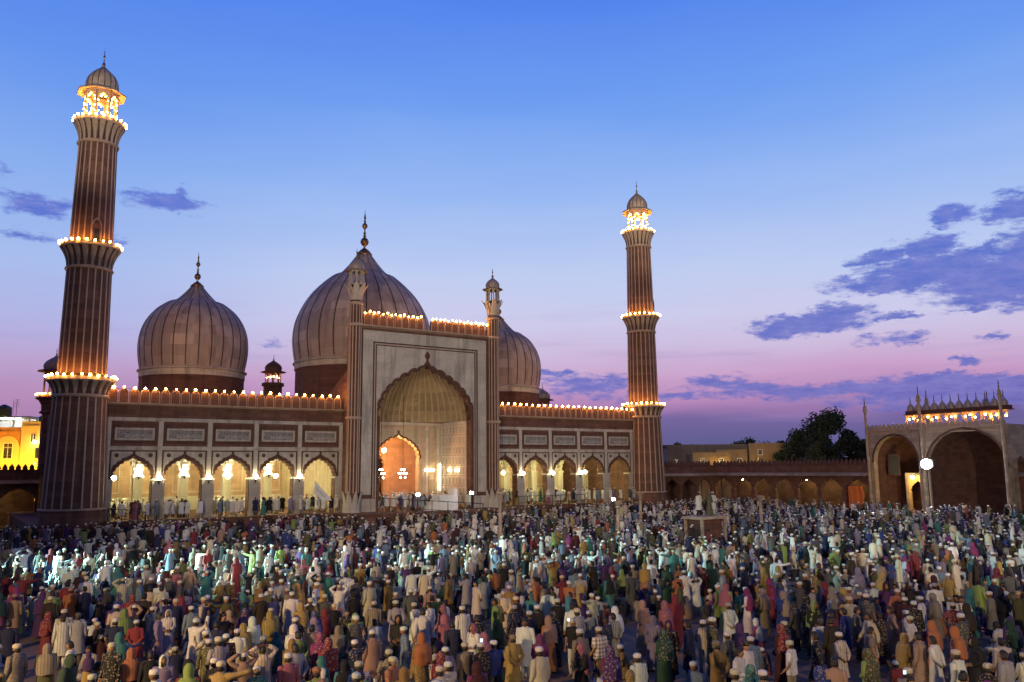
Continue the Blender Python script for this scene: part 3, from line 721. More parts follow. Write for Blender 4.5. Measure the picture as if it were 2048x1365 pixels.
# ------------------------------------------------------------------ minarets
def minaret(u, label, door_a):
    root = thing('minaret', label, 'minaret', HW(u, 0), ROTH, 'pair of tall striped minarets')
    NS = 20
    def vis(a): return True
    # base
    octo(2.62, B0, 2.25, G(), 12, PI/12, 2.55).build('base', SAND, root)
    G().lathe([(2.4, 2.22), (2.66, 2.25), (2.66, 2.36), (2.42, 2.42)], 12, phase=PI/12).build('ring_moulding', LINE, root)
    stages = [(2.42, 2.4, 2.12, 11.75), (1.93, 13.75, 1.79, 22.95), (1.73, 25.5, 1.56, 34.55)]
    for i, (r0, z0, r1, z1) in enumerate(stages):
        octo(r0, z0, z1, G(), NS, PI/NS, r1).build('shaft', SAND, root)
        for j in range(NS):
            a = 2*PI*j/NS+PI/NS
            w = .055 if i else .065
            g = G(); g.loft([[(-.05, -w, 0), (.035, -w, 0), (.035, w, 0), (-.05, w, 0)], [(r1-r0-.05, -w, z1-z0), (r1-r0+.035, -w, z1-z0), (r1-r0+.035, w, z1-z0), (r1-r0-.05, w, z1-z0)]])
            nm = 'inlay_stripe'
            key = ('stripe', i)
            if key not in CACHE: CACHE[key] = g.mesh(nm, LINE)
            link(nm, CACHE[key], root, (r0*math.cos(a), r0*math.sin(a), z0), a)
    gal = [(2.14, 11.72, 2.72, 13.4), (1.80, 22.95, 2.46, 25.2), (1.58, 34.55, 2.14, 36.75)]
    for i, (r0, z0, r1, z1) in enumerate(gal):
        G().lathe([(r0-.1, z0), (r0+.14, z0+.04), (r0+.18, z0+.16), (r0+.06, z0+.28), (r0-.1, z0+.3)], NS, phase=PI/NS).build('ring_moulding', LINE, root)
        h = z1-z0-.55
        G().lathe([(r0-.02, z0+.28), (r0, z0+.3+h*.3), (r0+(r1-r0)*.28, z0+.3+h*.66), (r1-.06, z1-.28)], NS*2, phase=PI/NS).build('flare', SANDD, root, smooth=False)
        for j in range(NS):
            a = 2*PI*j/NS
            key = ('petal', i)
            if key not in CACHE:
                o = petal(r0-.02, r1-.10, z0+.28, z1-.26, .10, .27, 0, STONEP, root, 'bracket', .07, 6); CACHE[key] = o.data
            else: o = link('bracket', CACHE[key], root)
            o.rotation_euler[2] = a
        G().lathe([(r1-.3, z1-.32), (r1-.03, z1-.30), (r1+.02, z1-.22), (r1, z1-.1), (r1, z1+.06), (r1-.16, z1+.06), (r1-.16, z1-.18), (.3, z1-.18)], NS, phase=PI/NS).build('gallery_rim', STONEP, root)
    # door on the upper stage
    dn = Vector((math.cos(door_a), math.sin(door_a), 0))
    dr = G(); dr.prism([(-.42, 0), (-.42, 1.5), (-.38, 1.75), (-.2, 2.0), (0, 2.2), (.2, 2.0), (.38, 1.75), (.42, 1.5), (.42, 0)], -.10, .06)
    d = dr.build('doorway', LINE, root, (dn.x*1.70, dn.y*1.70, 25.35), door_a+PI/2)
    G().prism([(-.34, 0), (-.34, 1.4), (-.2, 1.8), (0, 2.0), (.2, 1.8), (.34, 1.4), (.34, 0)], -.13, -.101).build('arch_panel', SAND, d)
    G().box(-.22, .22, -.16, -.131, 0, 1.15).build('opening', GLASSD, d)  # solid dark slab stands in for the shade inside the doorway
    # lantern pavilion
    z0 = 36.6; r_ = 1.36
    octo(1.45, z0-.02, z0+.55, G(), 8).build('pavilion_floor', STONEP, root)
    for j in range(8):
        a = 2*PI*j/8+PI/8
        octo(.13, z0+.5, z0+3.0, G(), 8).build('pavilion_column', STONEP, root, (r_*math.cos(a), r_*math.sin(a), 0))
        w = r_*math.sin(PI/8)
        g = arch_wall(-w, w, 0, 1.0, w*.74, .02, .62, 3, 0, -.08, .08, bulge=.25)
        g.build('pavilion_arch', STONEP, root, (r_*math.cos(PI/8)*math.cos(a+PI/8), r_*math.cos(PI/8)*math.sin(a+PI/8), z0+2.1), a+PI/8+PI/2)
    g = G(); g.lathe([(1.2, z0+3.22), (2.12, z0+2.92), (2.14, z0+3.02), (1.7, z0+3.3), (1.35, z0+3.5)], 8, phase=PI/8); g.build('eave', STONEP, root)
    dp = catmull([(1.30, z0+3.35), (1.36, z0+3.7), (1.32, z0+4.2), (1.08, z0+4.75), (.68, z0+5.2), (.34, z0+5.5), (.12, z0+5.75)], 3)
    dd = G().lathe(dp, 32).build('pavilion_dome', CAPS, root, smooth=True)
    for j in range(16):
        rings = [[(r2-.02, -.03*min(1, r2), z2), (r2+.025, -.03*min(1, r2), z2), (r2+.025, .03*min(1, r2), z2), (r2-.02, .03*min(1, r2), z2)] for r2, z2 in dp]
        if 'mstripe' not in CACHE: CACHE['mstripe'] = G().loft(rings).mesh('stripe', BLACK)
        link('stripe', CACHE['mstripe'], dd, (0, 0, 0), 2*PI*j/16)
    G().lathe(finial_profile(z0+5.6, 2.0, .42), 10).build('finial', BRASS, root, smooth=True)
    return root
CACHE = {}
# door angles in hall coordinates, pointing towards the courtyard
minaret(0, 'nearer minaret at left, red sandstone striped with white marble, three lit galleries', -1.50)
minaret(66, 'farther slimmer minaret at the right end of the hall, ringed with lights', -1.05)

# ------------------------------------------------------------------ strings of bulbs
bulb_me = G().ball((0, 0, 0), .098, 8, 5).mesh('bulb', BULB, True)
bulb_s = G().ball((0, 0, 0), .085, 8, 5).mesh('bulb', BULB, True)
def string(label, pts, me=None, group='strings of warm bulbs on the mosque', root_loc=None, rz=0, cable=True):
    t_ = thing('light_string', label, 'string lights', root_loc or (0, 0, 0), rz, group)
    if cable and len(pts) > 1: G().tube([(p[0], p[1], p[2]-.13) for p in pts], .018, 4).build('cable', METAL, t_)
    for p in pts:
        jx = random.uniform(-.05, .05)
        b_ = link('bulb', me or bulb_me, t_, (p[0]+jx, p[1], p[2]+random.uniform(-.05, .05))); b_.scale = (random.choice((.7, .85, .95, 1, 1.05, 1.15)),)*3
    return t_
H0 = HW(0, 0)
string('long row of bulbs on the parapet between the nearer minaret and the portal', [(x, -.40, 12.84) for x in MERL[0]], root_loc=H0, rz=ROTH)
string('row of bulbs on the parapet between the portal and the farther minaret', [(x, -.40, 12.84) for x in MERL[1]], root_loc=H0, rz=ROTH)
string('upper left row of bulbs along the top of the tall portal', [(25.7+i*.50, PD-.10, 21.62+(.06 if i % 2 else -.05)) for i in range(14)], bulb_s, root_loc=H0, rz=ROTH)
string('upper right row of bulbs along the top of the tall portal', [(33.6+i*.50, PD-.10, 21.62+(.06 if i % 2 else -.05)) for i in range(15)], bulb_s, root_loc=H0, rz=ROTH)
for u, nm in ((0, 'nearer left'), (66, 'farther right')):
    for r_, z_, w, k in ((2.78, 13.55, 'lowest', 26), (2.5, 25.35, 'middle', 24), (2.18, 36.9, 'highest', 24)):
        string('ring of bulbs around the %s gallery of the %s minaret' % (w, nm), [(r_*math.cos(2*PI*i/k), r_*math.sin(2*PI*i/k), z_) for i in range(k)], root_loc=HW(u, 0), rz=ROTH, me=bulb_s if w == 'highest' else bulb_me)
    pts = []
    for j in range(8):
        a = 2*PI*j/8+PI/8; a2 = a+PI/4
        A = Vector((1.42*math.cos(a), 1.42*math.sin(a), 0)); B = Vector((1.42*math.cos(a2), 1.42*math.sin(a2), 0))
        for f_, z_ in ((.14, 37.55), (.12, 38.1), (.16, 38.6), (.32, 39.0), (.5, 39.2), (.68, 39.0), (.84, 38.6), (.88, 38.1), (.86, 37.55), (.5, 37.4)):
            p = A.lerp(B, f_); pts.append((p.x, p.y, z_))
    string('bulbs hung round the open arches of the lantern atop the %s minaret' % nm, pts, G().ball((0, 0, 0), .06, 6, 4).mesh('bulb', BULB, True), root_loc=HW(u, 0), rz=ROTH, cable=False)
string('short bulb string on the corner turret behind the nearer minaret', [(1.7*math.cos(a), 1.7*math.sin(a), 13.95) for a in [PI*1.0+i*.25 for i in range(-1, 9)]], root_loc=HW(.15, 24.6), rz=ROTH, me=bulb_s)
string('bulbs glowing inside the small roof kiosk between the domes', [(.75*math.cos(a), .75*math.sin(a), 17.2) for a in [PI*.9+i*.55 for i in range(6)]], root_loc=HW(24.75, 24.5), rz=ROTH, me=bulb_s)
string('bulbs on the turret right of the right-hand dome', [(1.5*math.cos(a), 1.5*math.sin(a), 13.55) for a in [PI*1.0+i*.4 for i in range(6)]], root_loc=HW(67.6, 24.6), rz=ROTH, me=bulb_s)

# ------------------------------------------------------------------ lamps of the hall
lamp_me = G().ball((0, 0, 0), .20, 10, 7).mesh('globe', LAMPY, True)
lampi_me = G().ball((0, 0, 0), .20, 10, 7).mesh('globe', LAMPI, True)
lampj_me = G().ball((0, 0, 0), .20, 10, 7).mesh('globe', LAMPJ, True)
lampw_me = G().ball((0, 0, 0), .20, 10, 7).mesh('globe', LAMPW, True)
def pendant(u, d, z, ztop, label, me=None, group='lamps hanging in the prayer hall'):
    t_ = thing('pendant_lamp', label, 'lamp', HW(u, d), ROTH, group)
    link('globe', me or lampi_me, t_, (0, 0, z)); G().tube([(0, 0, z+.18), (0, 0, ztop)], .02, 5).build('cord', METAL, t_)
    G().lathe([(.02, z+.30), (.12, z+.24), (.14, z+.19)], 8).build('lamp_cap', BRASS, t_)
def wall_lamp(u, d, z, label, me=None, group='lamps fixed on the arcade piers'):
    t_ = thing('wall_lamp', label, 'lamp', HW(u, d), ROTH, group)
    link('globe', me or lamp_me, t_, (0, -.30, z+.22)); G().box(-.22, .22, -.46, -.02, z-.06, z).build('bracket', METAL, t_)
    G().box(-.05, .05, -.12, -.02, z-.35, z-.061).build('stay', METAL, t_)
ORD = ['first', 'second', 'third', 'fourth']
for k in range(1, 5):
    wall_lamp(U0+k*BW, -.2, 4.62, 'lamp on the %s pier counted from the nearer minaret' % ORD[k-1])
for k in range(1, 4):
    wall_lamp(66-U0-(5-k)*BW, -.2, 4.62, 'lamp on the %s free pier right of the portal' % ORD[k-1])
for k in range(1, 5):
    if k in (1, 2, 3, 4): wall_lamp(U0+k*BW, 9.3, 5.0, 'lamp above the %s inner pier seen through the left arcade' % ORD[k-1], lampj_me, 'lamps above the inner piers')
for k, uu in enumerate((2.9, 13.2, 18.0)):
    pendant(uu+.8, 4.2, 4.85, 10.7, 'bright lamp hanging inside the %s arch left of the portal' % ('first', 'third', 'fourth')[k])
for k, uu in enumerate((47.2, 54.6, 60.0)):
    pendant(uu, 5.0, 4.9, 10.7, 'lamp hanging inside the %s arch right of the portal' % ('second', 'fourth', 'fifth')[k])
for k, uu in enumerate((8.5, 20.0)):
    pendant(uu, 13.5, 6.6, 10.7, 'lamp hanging deep in the %s half of the left wing' % ('outer', 'inner')[k])
for k, uu in enumerate((46.0, 57.0)):
    pendant(uu, 13.5, 6.6, 10.7, 'lamp hanging deep in the %s half of the right wing' % ('inner', 'outer')[k])
pendant(32.3, 7.2, 7.6, 12.3, 'amber lamp hanging high inside the portal back arch', G().ball((0, 0, 0), .24, 10, 7).mesh('globe', LAMPO, True), 'lamps in the portal')
def chandelier(u, d, z, ztop, label):
    t_ = thing('chandelier', label, 'chandelier', HW(u, d), ROTH, 'chandeliers in the portal')
    G().tube([(0, 0, z), (0, 0, ztop)], .025, 5).build('chain', METAL, t_)
    for rr, zz in ((.42, z), (.26, z+.42), (.34, z-.40)):
        G().lathe([(rr-.02, zz-.02), (rr+.02, zz-.02), (rr+.02, zz+.02), (rr-.02, zz+.02)], 16).build('hoop', BRASS, t_)
    for k in range(7):
        a = 2*PI*k/7; link('globe', sm_globe, t_, (.42*math.cos(a), .42*math.sin(a), z+.08))
        if k < 4: link('globe', sm_globe, t_, (.28*math.cos(a*1.75), .28*math.sin(a*1.75), z-.36+.84*(k % 2)))
TUBEM2 = emis('tube_glow', (1, .88, .5), 26)
TUBEM = emis('dim_tube_glow', (1, .86, .45), 12)
sm_globe = G().ball((0, 0, 0), .085, 8, 5).mesh('globe', LAMPW, True)
chandelier(29.3, 1.6, 4.9, 16.0, 'chandelier beside the left edge of the portal opening')
chandelier(32.2, 2.2, 4.9, 16.0, 'chandelier in front of the orange-lit arch of the portal')
def tube_lamp(u0, u1, d, z, label):
    t_ = thing('tube_lamp', label, 'lamp', HW(u0, d), ROTH, 'tube lamps in the portal')
    G().box(0, u1-u0, -.10, 0, z-.10, z+.10).build('tube', TUBEM2, t_); G().box(-.04, u1-u0+.04, .001, .05, z-.13, z+.13).build('housing', WHITEP, t_)
tube_lamp(36.3, 37.5, ND-.15, 5.3, 'long glowing tube lamp on the panelled strip beside the orange arch')
for k, dd in enumerate((1.0, 2.7)):
    t_ = thing('tube_lamp', '%s glowing lamp on the carved side wall of the portal' % ('nearer', 'farther')[k], 'lamp', HW(PC+HWI-.1, dd), ROTH, 'tube lamps in the portal')
    G().box(-.14, 0, -.32, .32, 5.15, 5.42).build('tube', TUBEM2, t_); G().box(.001, .03, -.36, .36, 5.10, 5.47).build('housing', WHITEP, t_)
t_ = thing('tube_lamp', 'upright glowing tube in the corner of the portal niche', 'lamp', HW(PC+HWI-.3, ND-.35), ROTH, 'tube lamps in the portal')
G().box(-.05, .05, -.05, .05, 3.0, 6.0).build('tube', TUBEM, t_); G().box(.07, .12, -.08, .08, 2.9, 6.3).build('housing', WHITEP, t_)

def floodlamp(P, aim, label, size=.32, w=0, cone=80, mat=None, col=(1, 1, 1), pole=True, blend=.6, group='courtyard floodlights'):
    t_ = thing('floodlight', label, 'floodlight', (P[0], P[1], 0), 0, group)
    dirn = (Vector(aim)-Vector(P)).normalized(); rot = dirn.to_track_quat('-Z', 'Y').to_euler()
    if pole: G().tube([(0, 0, B0), (0, 0, P[2]-.15)], .05 if P[2] < 8 else .1, 8).build('pole', METAL, t_)
    hd = G().box(-size*.6, size*.6, -size*.45, size*.45, .001, .16).build('lamp_head', METAL, t_, (0, 0, P[2])); hd.rotation_euler = rot
    gl = (G().box(-size*.5, size*.5, -size*.36, size*.36, -.02, -.001) if size < 1 else G().lathe([(.001, -.22), (size*.25, -.20), (size*.42, -.12), (size*.5, -.001)], 20)).build('lamp_glass', mat or FLOOD, hd)
    if w:
        L = bpy.data.lights.new('spot', 'SPOT'); L.energy = w; L.spot_size = R(cone); L.spot_blend = blend; L.color = col; L.shadow_soft_size = .4
        lo = bpy.data.objects.new('spot_beam', L); COL.objects.link(lo); lo.parent = hd; lo.location = (0, 0, -.06)
    return t_
nm = ['floodlight mast behind the viewer on the left', 'floodlight mast behind the viewer on the right', 'cool white floodlight mast at the left edge of the crowd', 'tall floodlight aimed at the left wing of the hall', 'tall floodlight aimed at the right wing and the gate', 'added narrow spotlight brightening the top of the nearer minaret', 'added narrow spotlight brightening the top of the farther minaret']
GLS = emis('floodlight_lens', (1, .85, .6), 12)
for (P, A, w, cn, bl, cc), lb in zip(FLOODS, nm): floodlamp(P, A, lb, .6, w, cn, GLS, cc, True, bl)
p = at_Y(836, 990, 83.5); floodlamp(tuple(p), (p.x+3, p.y-30, 0), 'small floodlight below the orange arch of the portal', .34, 250, 120, FLOOD, (.95, 1, 1))
p = at_Y(943, 986, 88.5); floodlamp(tuple(p), (p.x-4, p.y-30, 1), 'small floodlight at the right foot of the portal', .34, 250, 120, FLOOD, (.95, 1, 1))

# ------------------------------------------------------------------ railings, pulpit, posts, dais
def railing(P0, P1, ztop, label, npost=8, group='metal railings before the hall'):
    P0 = Vector(P0); P1 = Vector(P1)
    t_ = thing('railing', label, 'railing', (P0.x, P0.y, 0), 0, group); d = P1-P0; d.z = 0
    G().tube([(0, 0, ztop), (d.x, d.y, ztop)], .035, 6).build('top_rail', METAL, t_)
    G().tube([(0, 0, ztop-.75), (d.x, d.y, ztop-.75)], .025, 6).build('middle_rail', METAL, t_)
    pm = G().tube([(0, 0, B0), (0, 0, ztop-.02)], .035, 6).mesh('post', METAL)
    for k in range(npost): link('post', pm, t_, tuple(d*k/(npost-1)))
railing(at_Y(755, 994, 82.0), at_Y(966, 1006, 66), 2.7, 'tall black railing slanting across the crowd before the portal', 8)
railing(at_Y(217, 1013, 72.5), at_Y(292, 1024, 64), 2.35, 'black railing slanting down beside the foot of the nearer minaret', 6)
railing(HW(44.5, -2.2), HW(54, -2.2), 2.3, 'black railing along the foot of the right wing', 9)
pb = thing('pulpit', 'white marble pulpit with steps standing before the portal', 'pulpit', HW(34.2, -3.6), ROTH)
G().box(-1.1, 1.1, -.8, .8, FLOOR+.001, 2.2).build('base', WHITEP, pb)
for k in range(4): G().box(-1.1-.35*(4-k), -1.1-.35*(3-k)-.002, -.6, .6, FLOOR+.001, FLOOR+.28*(k+1)).build('step', WHITEP, pb)
for sx in (-1, 1): G().box(-1.1, 1.1, *sorted((sx*.7, sx*.8)), 2.201, 2.75).build('parapet', WHITEP, pb)
G().prism([(.7, 2.201), (.7, 2.9), (.85, 3.4), (1.0, 3.5), (1.1, 3.2), (1.1, 2.201)], -.69, .69).build('backrest', WHITEP, pb)

def stone_post(px, py, Y, label):
    P = at_Y(px, py, Y)
    t_ = thing('stone_post', label, 'post', (P.x, P.y, 0), 0, 'pale stone lamp posts in the courtyard'); h = P.z
    octo(.24, B0, .5, G(), 8).build('foot', STONEP, t_)
    octo(.15, .5, h-.55, G(), 8, r1=.12).build('shaft', STONEP, t_)
    G().lathe([(.12, h-.56), (.22, h-.5), (.2, h-.4), (.13, h-.36), (.30, h-.12), (.30, h-.02), (.1, h)], 8).build('capital', STONEP, t_)
    return t_, P
stone_post(1235, 1002, 62, 'nearest pale stone post, standing tall out of the crowd below the farther minaret')
stone_post(1280, 985, 78, 'pale stone post close to the foot of the farther minaret')
stone_post(1520, 991, 70, 'pale stone post in the crowd between the dais and the gate')
stone_post(1000, 984, 66, 'pale stone post in the crowd just right of the portal')
p = at_Y(1227, 999, 61.5); floodlamp(tuple(p), (p.x, p.y-20, 0), 'small white lamp beside the nearest stone post', .22, 60, 120, FLOOD, (.95, 1, 1))
dp_ = thing('dais', 'raised stone dais in the crowd where four people stand', 'dais', (14.4, 63.8, 0), ROTH)
G().box(-1.4, 1.4, -1.0, 1.0, 1.55, 1.75).build('top_slab', STONEP, dp_)
for sx in (-1, 1):
    for sy in (-1, 1): G().box(*sorted((sx*1.1, sx*1.3)), *sorted((sy*.75, sy*.92)), B0, 1.549).build('leg', STONEP, dp_)
G().box(-1.05, 1.05, -.7, .7, B0, 1.548).build('core', SANDD, dp_)

# ------------------------------------------------------------------ courtyard arcades
def arcade(x0, x1, y, label, loc, rz, h=6.1, pitch=3.4, lit=None, depth=4.0, nb=None):
    t_ = thing('arcade', label, 'arcade', loc, rz, 'sandstone arcades around the courtyard')
    nb = nb or int(round((x1-x0)/pitch)); p_ = (x1-x0)/nb
    me = arch_wall(0, p_, B0, h-1.6, p_/2-.28, 2.3, 1.35, 4, p_/2, 0, .5).mesh('arch_wall', SAND)
    for k in range(nb): link('arch_wall', me, t_, (x0+k*p_, y, 0))
    G().box(x0, x1, y, y+.5, h-1.6, h-.75).build('frieze', SAND, t_)
    G().prism([(y-.001, h-1.75), (y-.7, h-1.95), (y-.7, h-1.87), (y-.001, h-1.55)], x0, x1, 'x').build('eave', STONEP, t_)
    G().box(x0, x1, y+.5, y+depth, h-1.3, h-1.0).build('roof', CONC, t_)
    G().box(x0, x1, y+depth, y+depth+.4, B0, h-.76).build('back_wall', SANDD, t_)
    G().box(x0, x1, y-.02, y+.3, h-.75, h-.45).build('parapet', SANDD, t_)
    mm = G().prism([(-.22, 0), (-.26, .22), (0, .62), (.26, .22), (.22, 0)], 0, .2).mesh('merlon', SANDD)
    k = 0; x = x0+.3
    while x < x1-.2 and k < 140: link('merlon', mm, t_, (x, y+.02, h-.45)); x += .62; k += 1
    return t_
arcade(-26, -.75, 0, 'low red arcade with pointed parapet left of the nearer minaret', HW(0, 23.2), ROTH, 6.2, 3.4, nb=7)
arcade(67.5, 84, 0, 'low red arcade between the farther minaret and the courtyard corner', HW(0, 5), ROTH, 6.1, nb=5)
t_ = thing('arcade_lamp', 'amber lamp inside the low arcade at the far left edge', 'lamp', HW(-5.2, 25.0), ROTH, 'lamps in the west arcade')
G().ball((0, 0, 3.3), .2, 8, 6).build('globe', LAMPA, t_, smooth=True); G().tube([(0, 0, 3.48), (0, 0, 4.9)], .02, 5).build('cord', METAL, t_)
# north arcade: local x runs from the corner towards the gate
def NW(k, e, z=0): P = HW(84-e, -k); return Vector((P.x, P.y, z))
ROTN = ROTH-PI/2
# local axes for ROTN: x = towards -d (k increases), y = +u (away from the courtyard)
arcade(-5, 20.0, 0, 'long red arcade between the courtyard corner and the gate, lamps glowing in its arches', NW(0, 0), ROTN, 6.1)
arcade(37.25, 58, 0, 'red arcade right of the gate at the picture edge', NW(0, 0), ROTN, 6.1)
for i, k_ in enumerate((-1.2, 4.2, 9.6, 11.8, 16.2)):
    t_ = thing('arcade_lamp', '%s glowing lamp inside the arcade left of the gate' % ('leftmost', 'second', 'middle', 'fourth', 'rightmost')[i], 'lamp', NW(k_, -1.8), ROTN, 'lamps in the north arcade')
    G().ball((0, 0, 3.7), .2, 8, 6).build('globe', LAMPY if i % 2 else LAMPA, t_, smooth=True); G().tube([(0, 0, 3.88), (0, 0, 4.8)], .02, 5).build('cord', METAL, t_)
cl = thing('cloth_screen', 'orange cloth hung in the last arch of the arcade beside the gate', 'cloth', NW(18.3, .35), ROTN)
rg = [[(-1.1+.0*i, .05*math.sin(i*1.1)+.02, z) for i in range(1)] for z in (0,)]
g = G(); rows = []
for iz in range(9):
    rows.append([(-1.05+2.1*i/14*(1-.05*math.sin(iz)), .06*math.sin(i*1.3+iz*.2), .3+2.6*iz/8) for i in range(15)])
g.loft(rows, False); rows = [[(a, b+.02, c) for a, b, c in r_] for r_ in rows]; g.loft(rows, False); g.build('fabric', ORANGEC, cl, smooth=True)
G().tube([(-1.15, 0, 2.95), (1.15, 0, 2.95)], .03, 6).build('rod', METAL, cl)

# ------------------------------------------------------------------ north gate
gate = thing('gate', 'big sandstone gate with two dark arched recesses and a row of small lit domes', 'gate', NW(0, 0), ROTN)
def gface(kx0, e0, kx1, e1, hw, apex, zs, cx_off, z1, nicheD, door=None):
    L = math.hypot(kx1-kx0, e1-e0); a = math.atan2(-(e1-e0), kx1-kx0)
    f_ = bpy.data.objects.new('face', arch_wall(0, L, B0, z1, hw, zs, apex-zs, 5, cx_off, 0, .6, lobes=False, apex=0, rnd=True).mesh('face', STONEP)); COL.objects.link(f_)
    f_.parent = gate; f_.location = (kx0, -e0, 0); f_.rotation_euler = (0, 0, a)
    c = arch_curve(hw, apex-zs, 5, zs, xc=cx_off, lobes=False, apex=0, rnd=True)
    ribbon(c, offset_curve(c, .22, cx_off, zs), -.07, -.001).build('arch_outline', SANDD, f_)
    # recess: half cylinder and quarter dome, in darker stone standing in for its shade
    g = G(); m = 16
    prof = [(hw, B0), (hw, zs)] + [(hw*math.cos(R(q)), zs+(apex-zs)*.98*math.sin(R(q))) for q in range(10, 90, 10)] + [(.02, zs+(apex-zs)*.98)]
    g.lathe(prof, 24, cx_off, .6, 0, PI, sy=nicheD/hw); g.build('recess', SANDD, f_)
    u_frame(.4, L-.4, B0, z1-.35, .12, -.05, -.001).build('border', LINE, f_)
    G().box(-.1, L+.1, -.18, .7, z1, z1+.18).build('cornice', LINE, f_)
    mm = G().prism([(-.24, 0), (-.27, .3), (0, .62), (.27, .3), (.24, 0)], 0, .2).mesh('merlon', STONEP)
    kk = int(L/.62)
    for i in range(kk): link('merlon', mm, f_, (.31+i*L/kk, -.05, z1+.18))
    return f_
f1 = gface(20.1, .0, 28.0, 1.6, 3.25, 8.9, 5.7, 4.05, 9.45, 4.5)
f2 = gface(28.0, 1.6, 37.2, 1.6, 4.3, 9.25, 5.2, 4.65, 9.45, 5.8)
G().prism([(20.15, 0.65), (37.15, .65), (37.15, 8.6), (20.15, 8.6)], 9.3, 9.44, 'z').build('roof', CONC, gate)
G().box(20.12, 37.2, 8.0, 8.6, B0, 9.3).build('back_wall', SAND, gate)
G().box(20.1, 20.7, .7, 8.0, B0, 9.3).build('side_wall', SAND, gate); G().box(36.6, 37.2, -.95, 8.0, B0, 9.62).build('side_wall', STONEP, gate)
# lit doorway and window inside the left recess
fr = bpy.data.objects.new('doorway', rect_frame(-1.5, 1.5, -.1, 4.5, .3, 0, .2).mesh('doorway', STONEP)); COL.objects.link(fr); fr.parent = gate; fr.location = (25.7, .75, 0)
arch_wall(-1.2, 1.2, 0, 4.2, .85, 2.3, 1.2, 4, 0, .05, .15).build('arch_panel', YEL, fr)
w_ = G().box(22.0, 23.3, 1.25, 1.4, 4.3, 6.6).build('window', GLASSD, gate); rect_frame(21.9, 23.4, 4.2, 6.7, .1, 1.17, 1.249).build('frame', SAND, w_)
# pinnacles
for k_, e_, zt in ((20.2, 0, 13.7), (28.0, 1.6, 14.4), (36.9, 1.6, 14.25), (24.4, -6.5, 14.6), (33.6, -2.5, 13.6)):
    pn = bpy.data.objects.new('pinnacle', octo(.21, B0 if e_ >= 0 else 9.4, zt-1.9, G(), 8, r1=.15).mesh('pinnacle', STONEP)); COL.objects.link(pn); pn.parent = gate; pn.location = (k_, -e_-.15, 0)
    G().lathe([(.15, zt-2.0), (.29, zt-1.68), (.31, zt-1.6), (.2, zt-1.55), (.23, zt-1.35), (.18, zt-1.15), (.08, zt-.95), (.05, zt-.85)], 8).build('cap', STONEP, pn)
    G().lathe([(.05, zt-.9), (.08, zt-.75), (.04, zt-.5), (.08, zt-.4), (.01, zt)], 6).build('finial', BRASS, pn)
# row of little domes on columns (chhatri screen)
scr = bpy.data.objects.new('dome_screen', G().box(24.6, 36.4, 1.2, 1.9, 11.35, 11.75).box(24.5, 36.5, .95, 2.15, 11.26, 11.349).mesh('dome_screen', SANDD)); COL.objects.link(scr); scr.parent = gate
cm_ = octo(.09, 9.45, 11.26, G(), 6).mesh('column', STONEP); dm_ = G().lathe([(.40, 11.75)] + small_dome_profile(.40, 11.76, .98), 12).mesh('little_dome', DOME, True)
fm_ = G().lathe([(.05, 12.65), (.09, 12.76), (.03, 12.9), (.06, 13.0), (.005, 13.55)], 6).mesh('finial', BRASS)
am_ = G().prism([(-.46, 0), (-.46, .5), (.46, .5), (.46, 0), (.36, .05), (.2, .25), (0, .36), (-.2, .25), (-.36, .05)], -.06, .06).mesh('little_arch', STONEP)
nD = 12
for i in range(nD):
    x = 25.1+i*.965
    d_ = link('little_dome', dm_, scr, (x, 1.55, 0)); link('little_arch', am_, scr, (x, 1.3, 10.76)); link('column', cm_, scr, (x-.48, 1.3, 0)); link('column', cm_, scr, (x-.48, 1.85, 0))
    link('finial', fm_, scr, (x, 1.55, 0))
string('sagging string of bulbs under the little domes of the gate', [(25.1+i*.55, 1.12, 10.75+.16*math.sin(i*2.1)) for i in range(21) if i % 4 != 3], bulb_me, 'strings of warm bulbs on the gate', NW(0, 0), ROTN, True)
p = NW(29.2, 3.2); floodlamp((p.x, p.y, 5.5), (p.x-14, p.y-26, 0), 'dazzling floodlight on a pole in front of the gate', 1.1, 30000, 150, emis('dazzling_glow', (.85, .93, 1), 320), (.95, .97, 1))
t_ = thing('door_lamp', 'yellow lamp lighting the gate doorway', 'lamp', NW(25.7, .3), ROTN, None)
G().ball((0, 0, 4.0), .2, 8, 6).build('globe', LAMPY, t_, smooth=True); G().box(-.05, .05, .1, .8, 4.2, 4.26).build('bracket', METAL, t_)
LO = bpy.data.lights.new('door_glow', 'POINT'); LO.energy = 220; LO.color = (1, .62, .15); LO.shadow_soft_size = .2
lo = bpy.data.objects.new('door_light', LO); COL.objects.link(lo); lo.parent = t_; lo.location = (0, -.5, 3.6)

# ------------------------------------------------------------------ city behind the walls
def building(name, label, P0, P1, z1, depth, mat, wins, group='houses beyond the courtyard wall'):
    """front wall between P0 and P1 (world xy); windows as (x, z, w, h) along the front"""
    P0 = Vector(P0); P1 = Vector(P1); d = (P1-P0); L = d.length; rz = math.atan2(d.y, d.x)
    t_ = thing(name, label, 'building', (P0.x, P0.y, 0), rz, group)
    G().box(0, L, 0, depth, B0, z1).build('wall', mat, t_)
    G().box(-.1, L+.1, -.1, depth+.1, z1, z1+.15).box(0, L, 0, .12, z1+.15, z1+.7).build('roof_parapet', mat, t_)
    for x, z, w, h in wins:
        f_ = rect_frame(x, x+w, z, z+h, .12, -.08, -.001).build('window', WHITEP if random.random() < .5 else mat, t_)
        G().box(x+.12, x+w-.12, -.03, -.002, z+.12, z+h-.12).build('pane', GLASSD, f_)
        G().box(x+w/2-.03, x+w/2+.03, -.06, -.031, z+.12, z+h-.12).build('mullion', WHITEP, f_)
    return t_, L
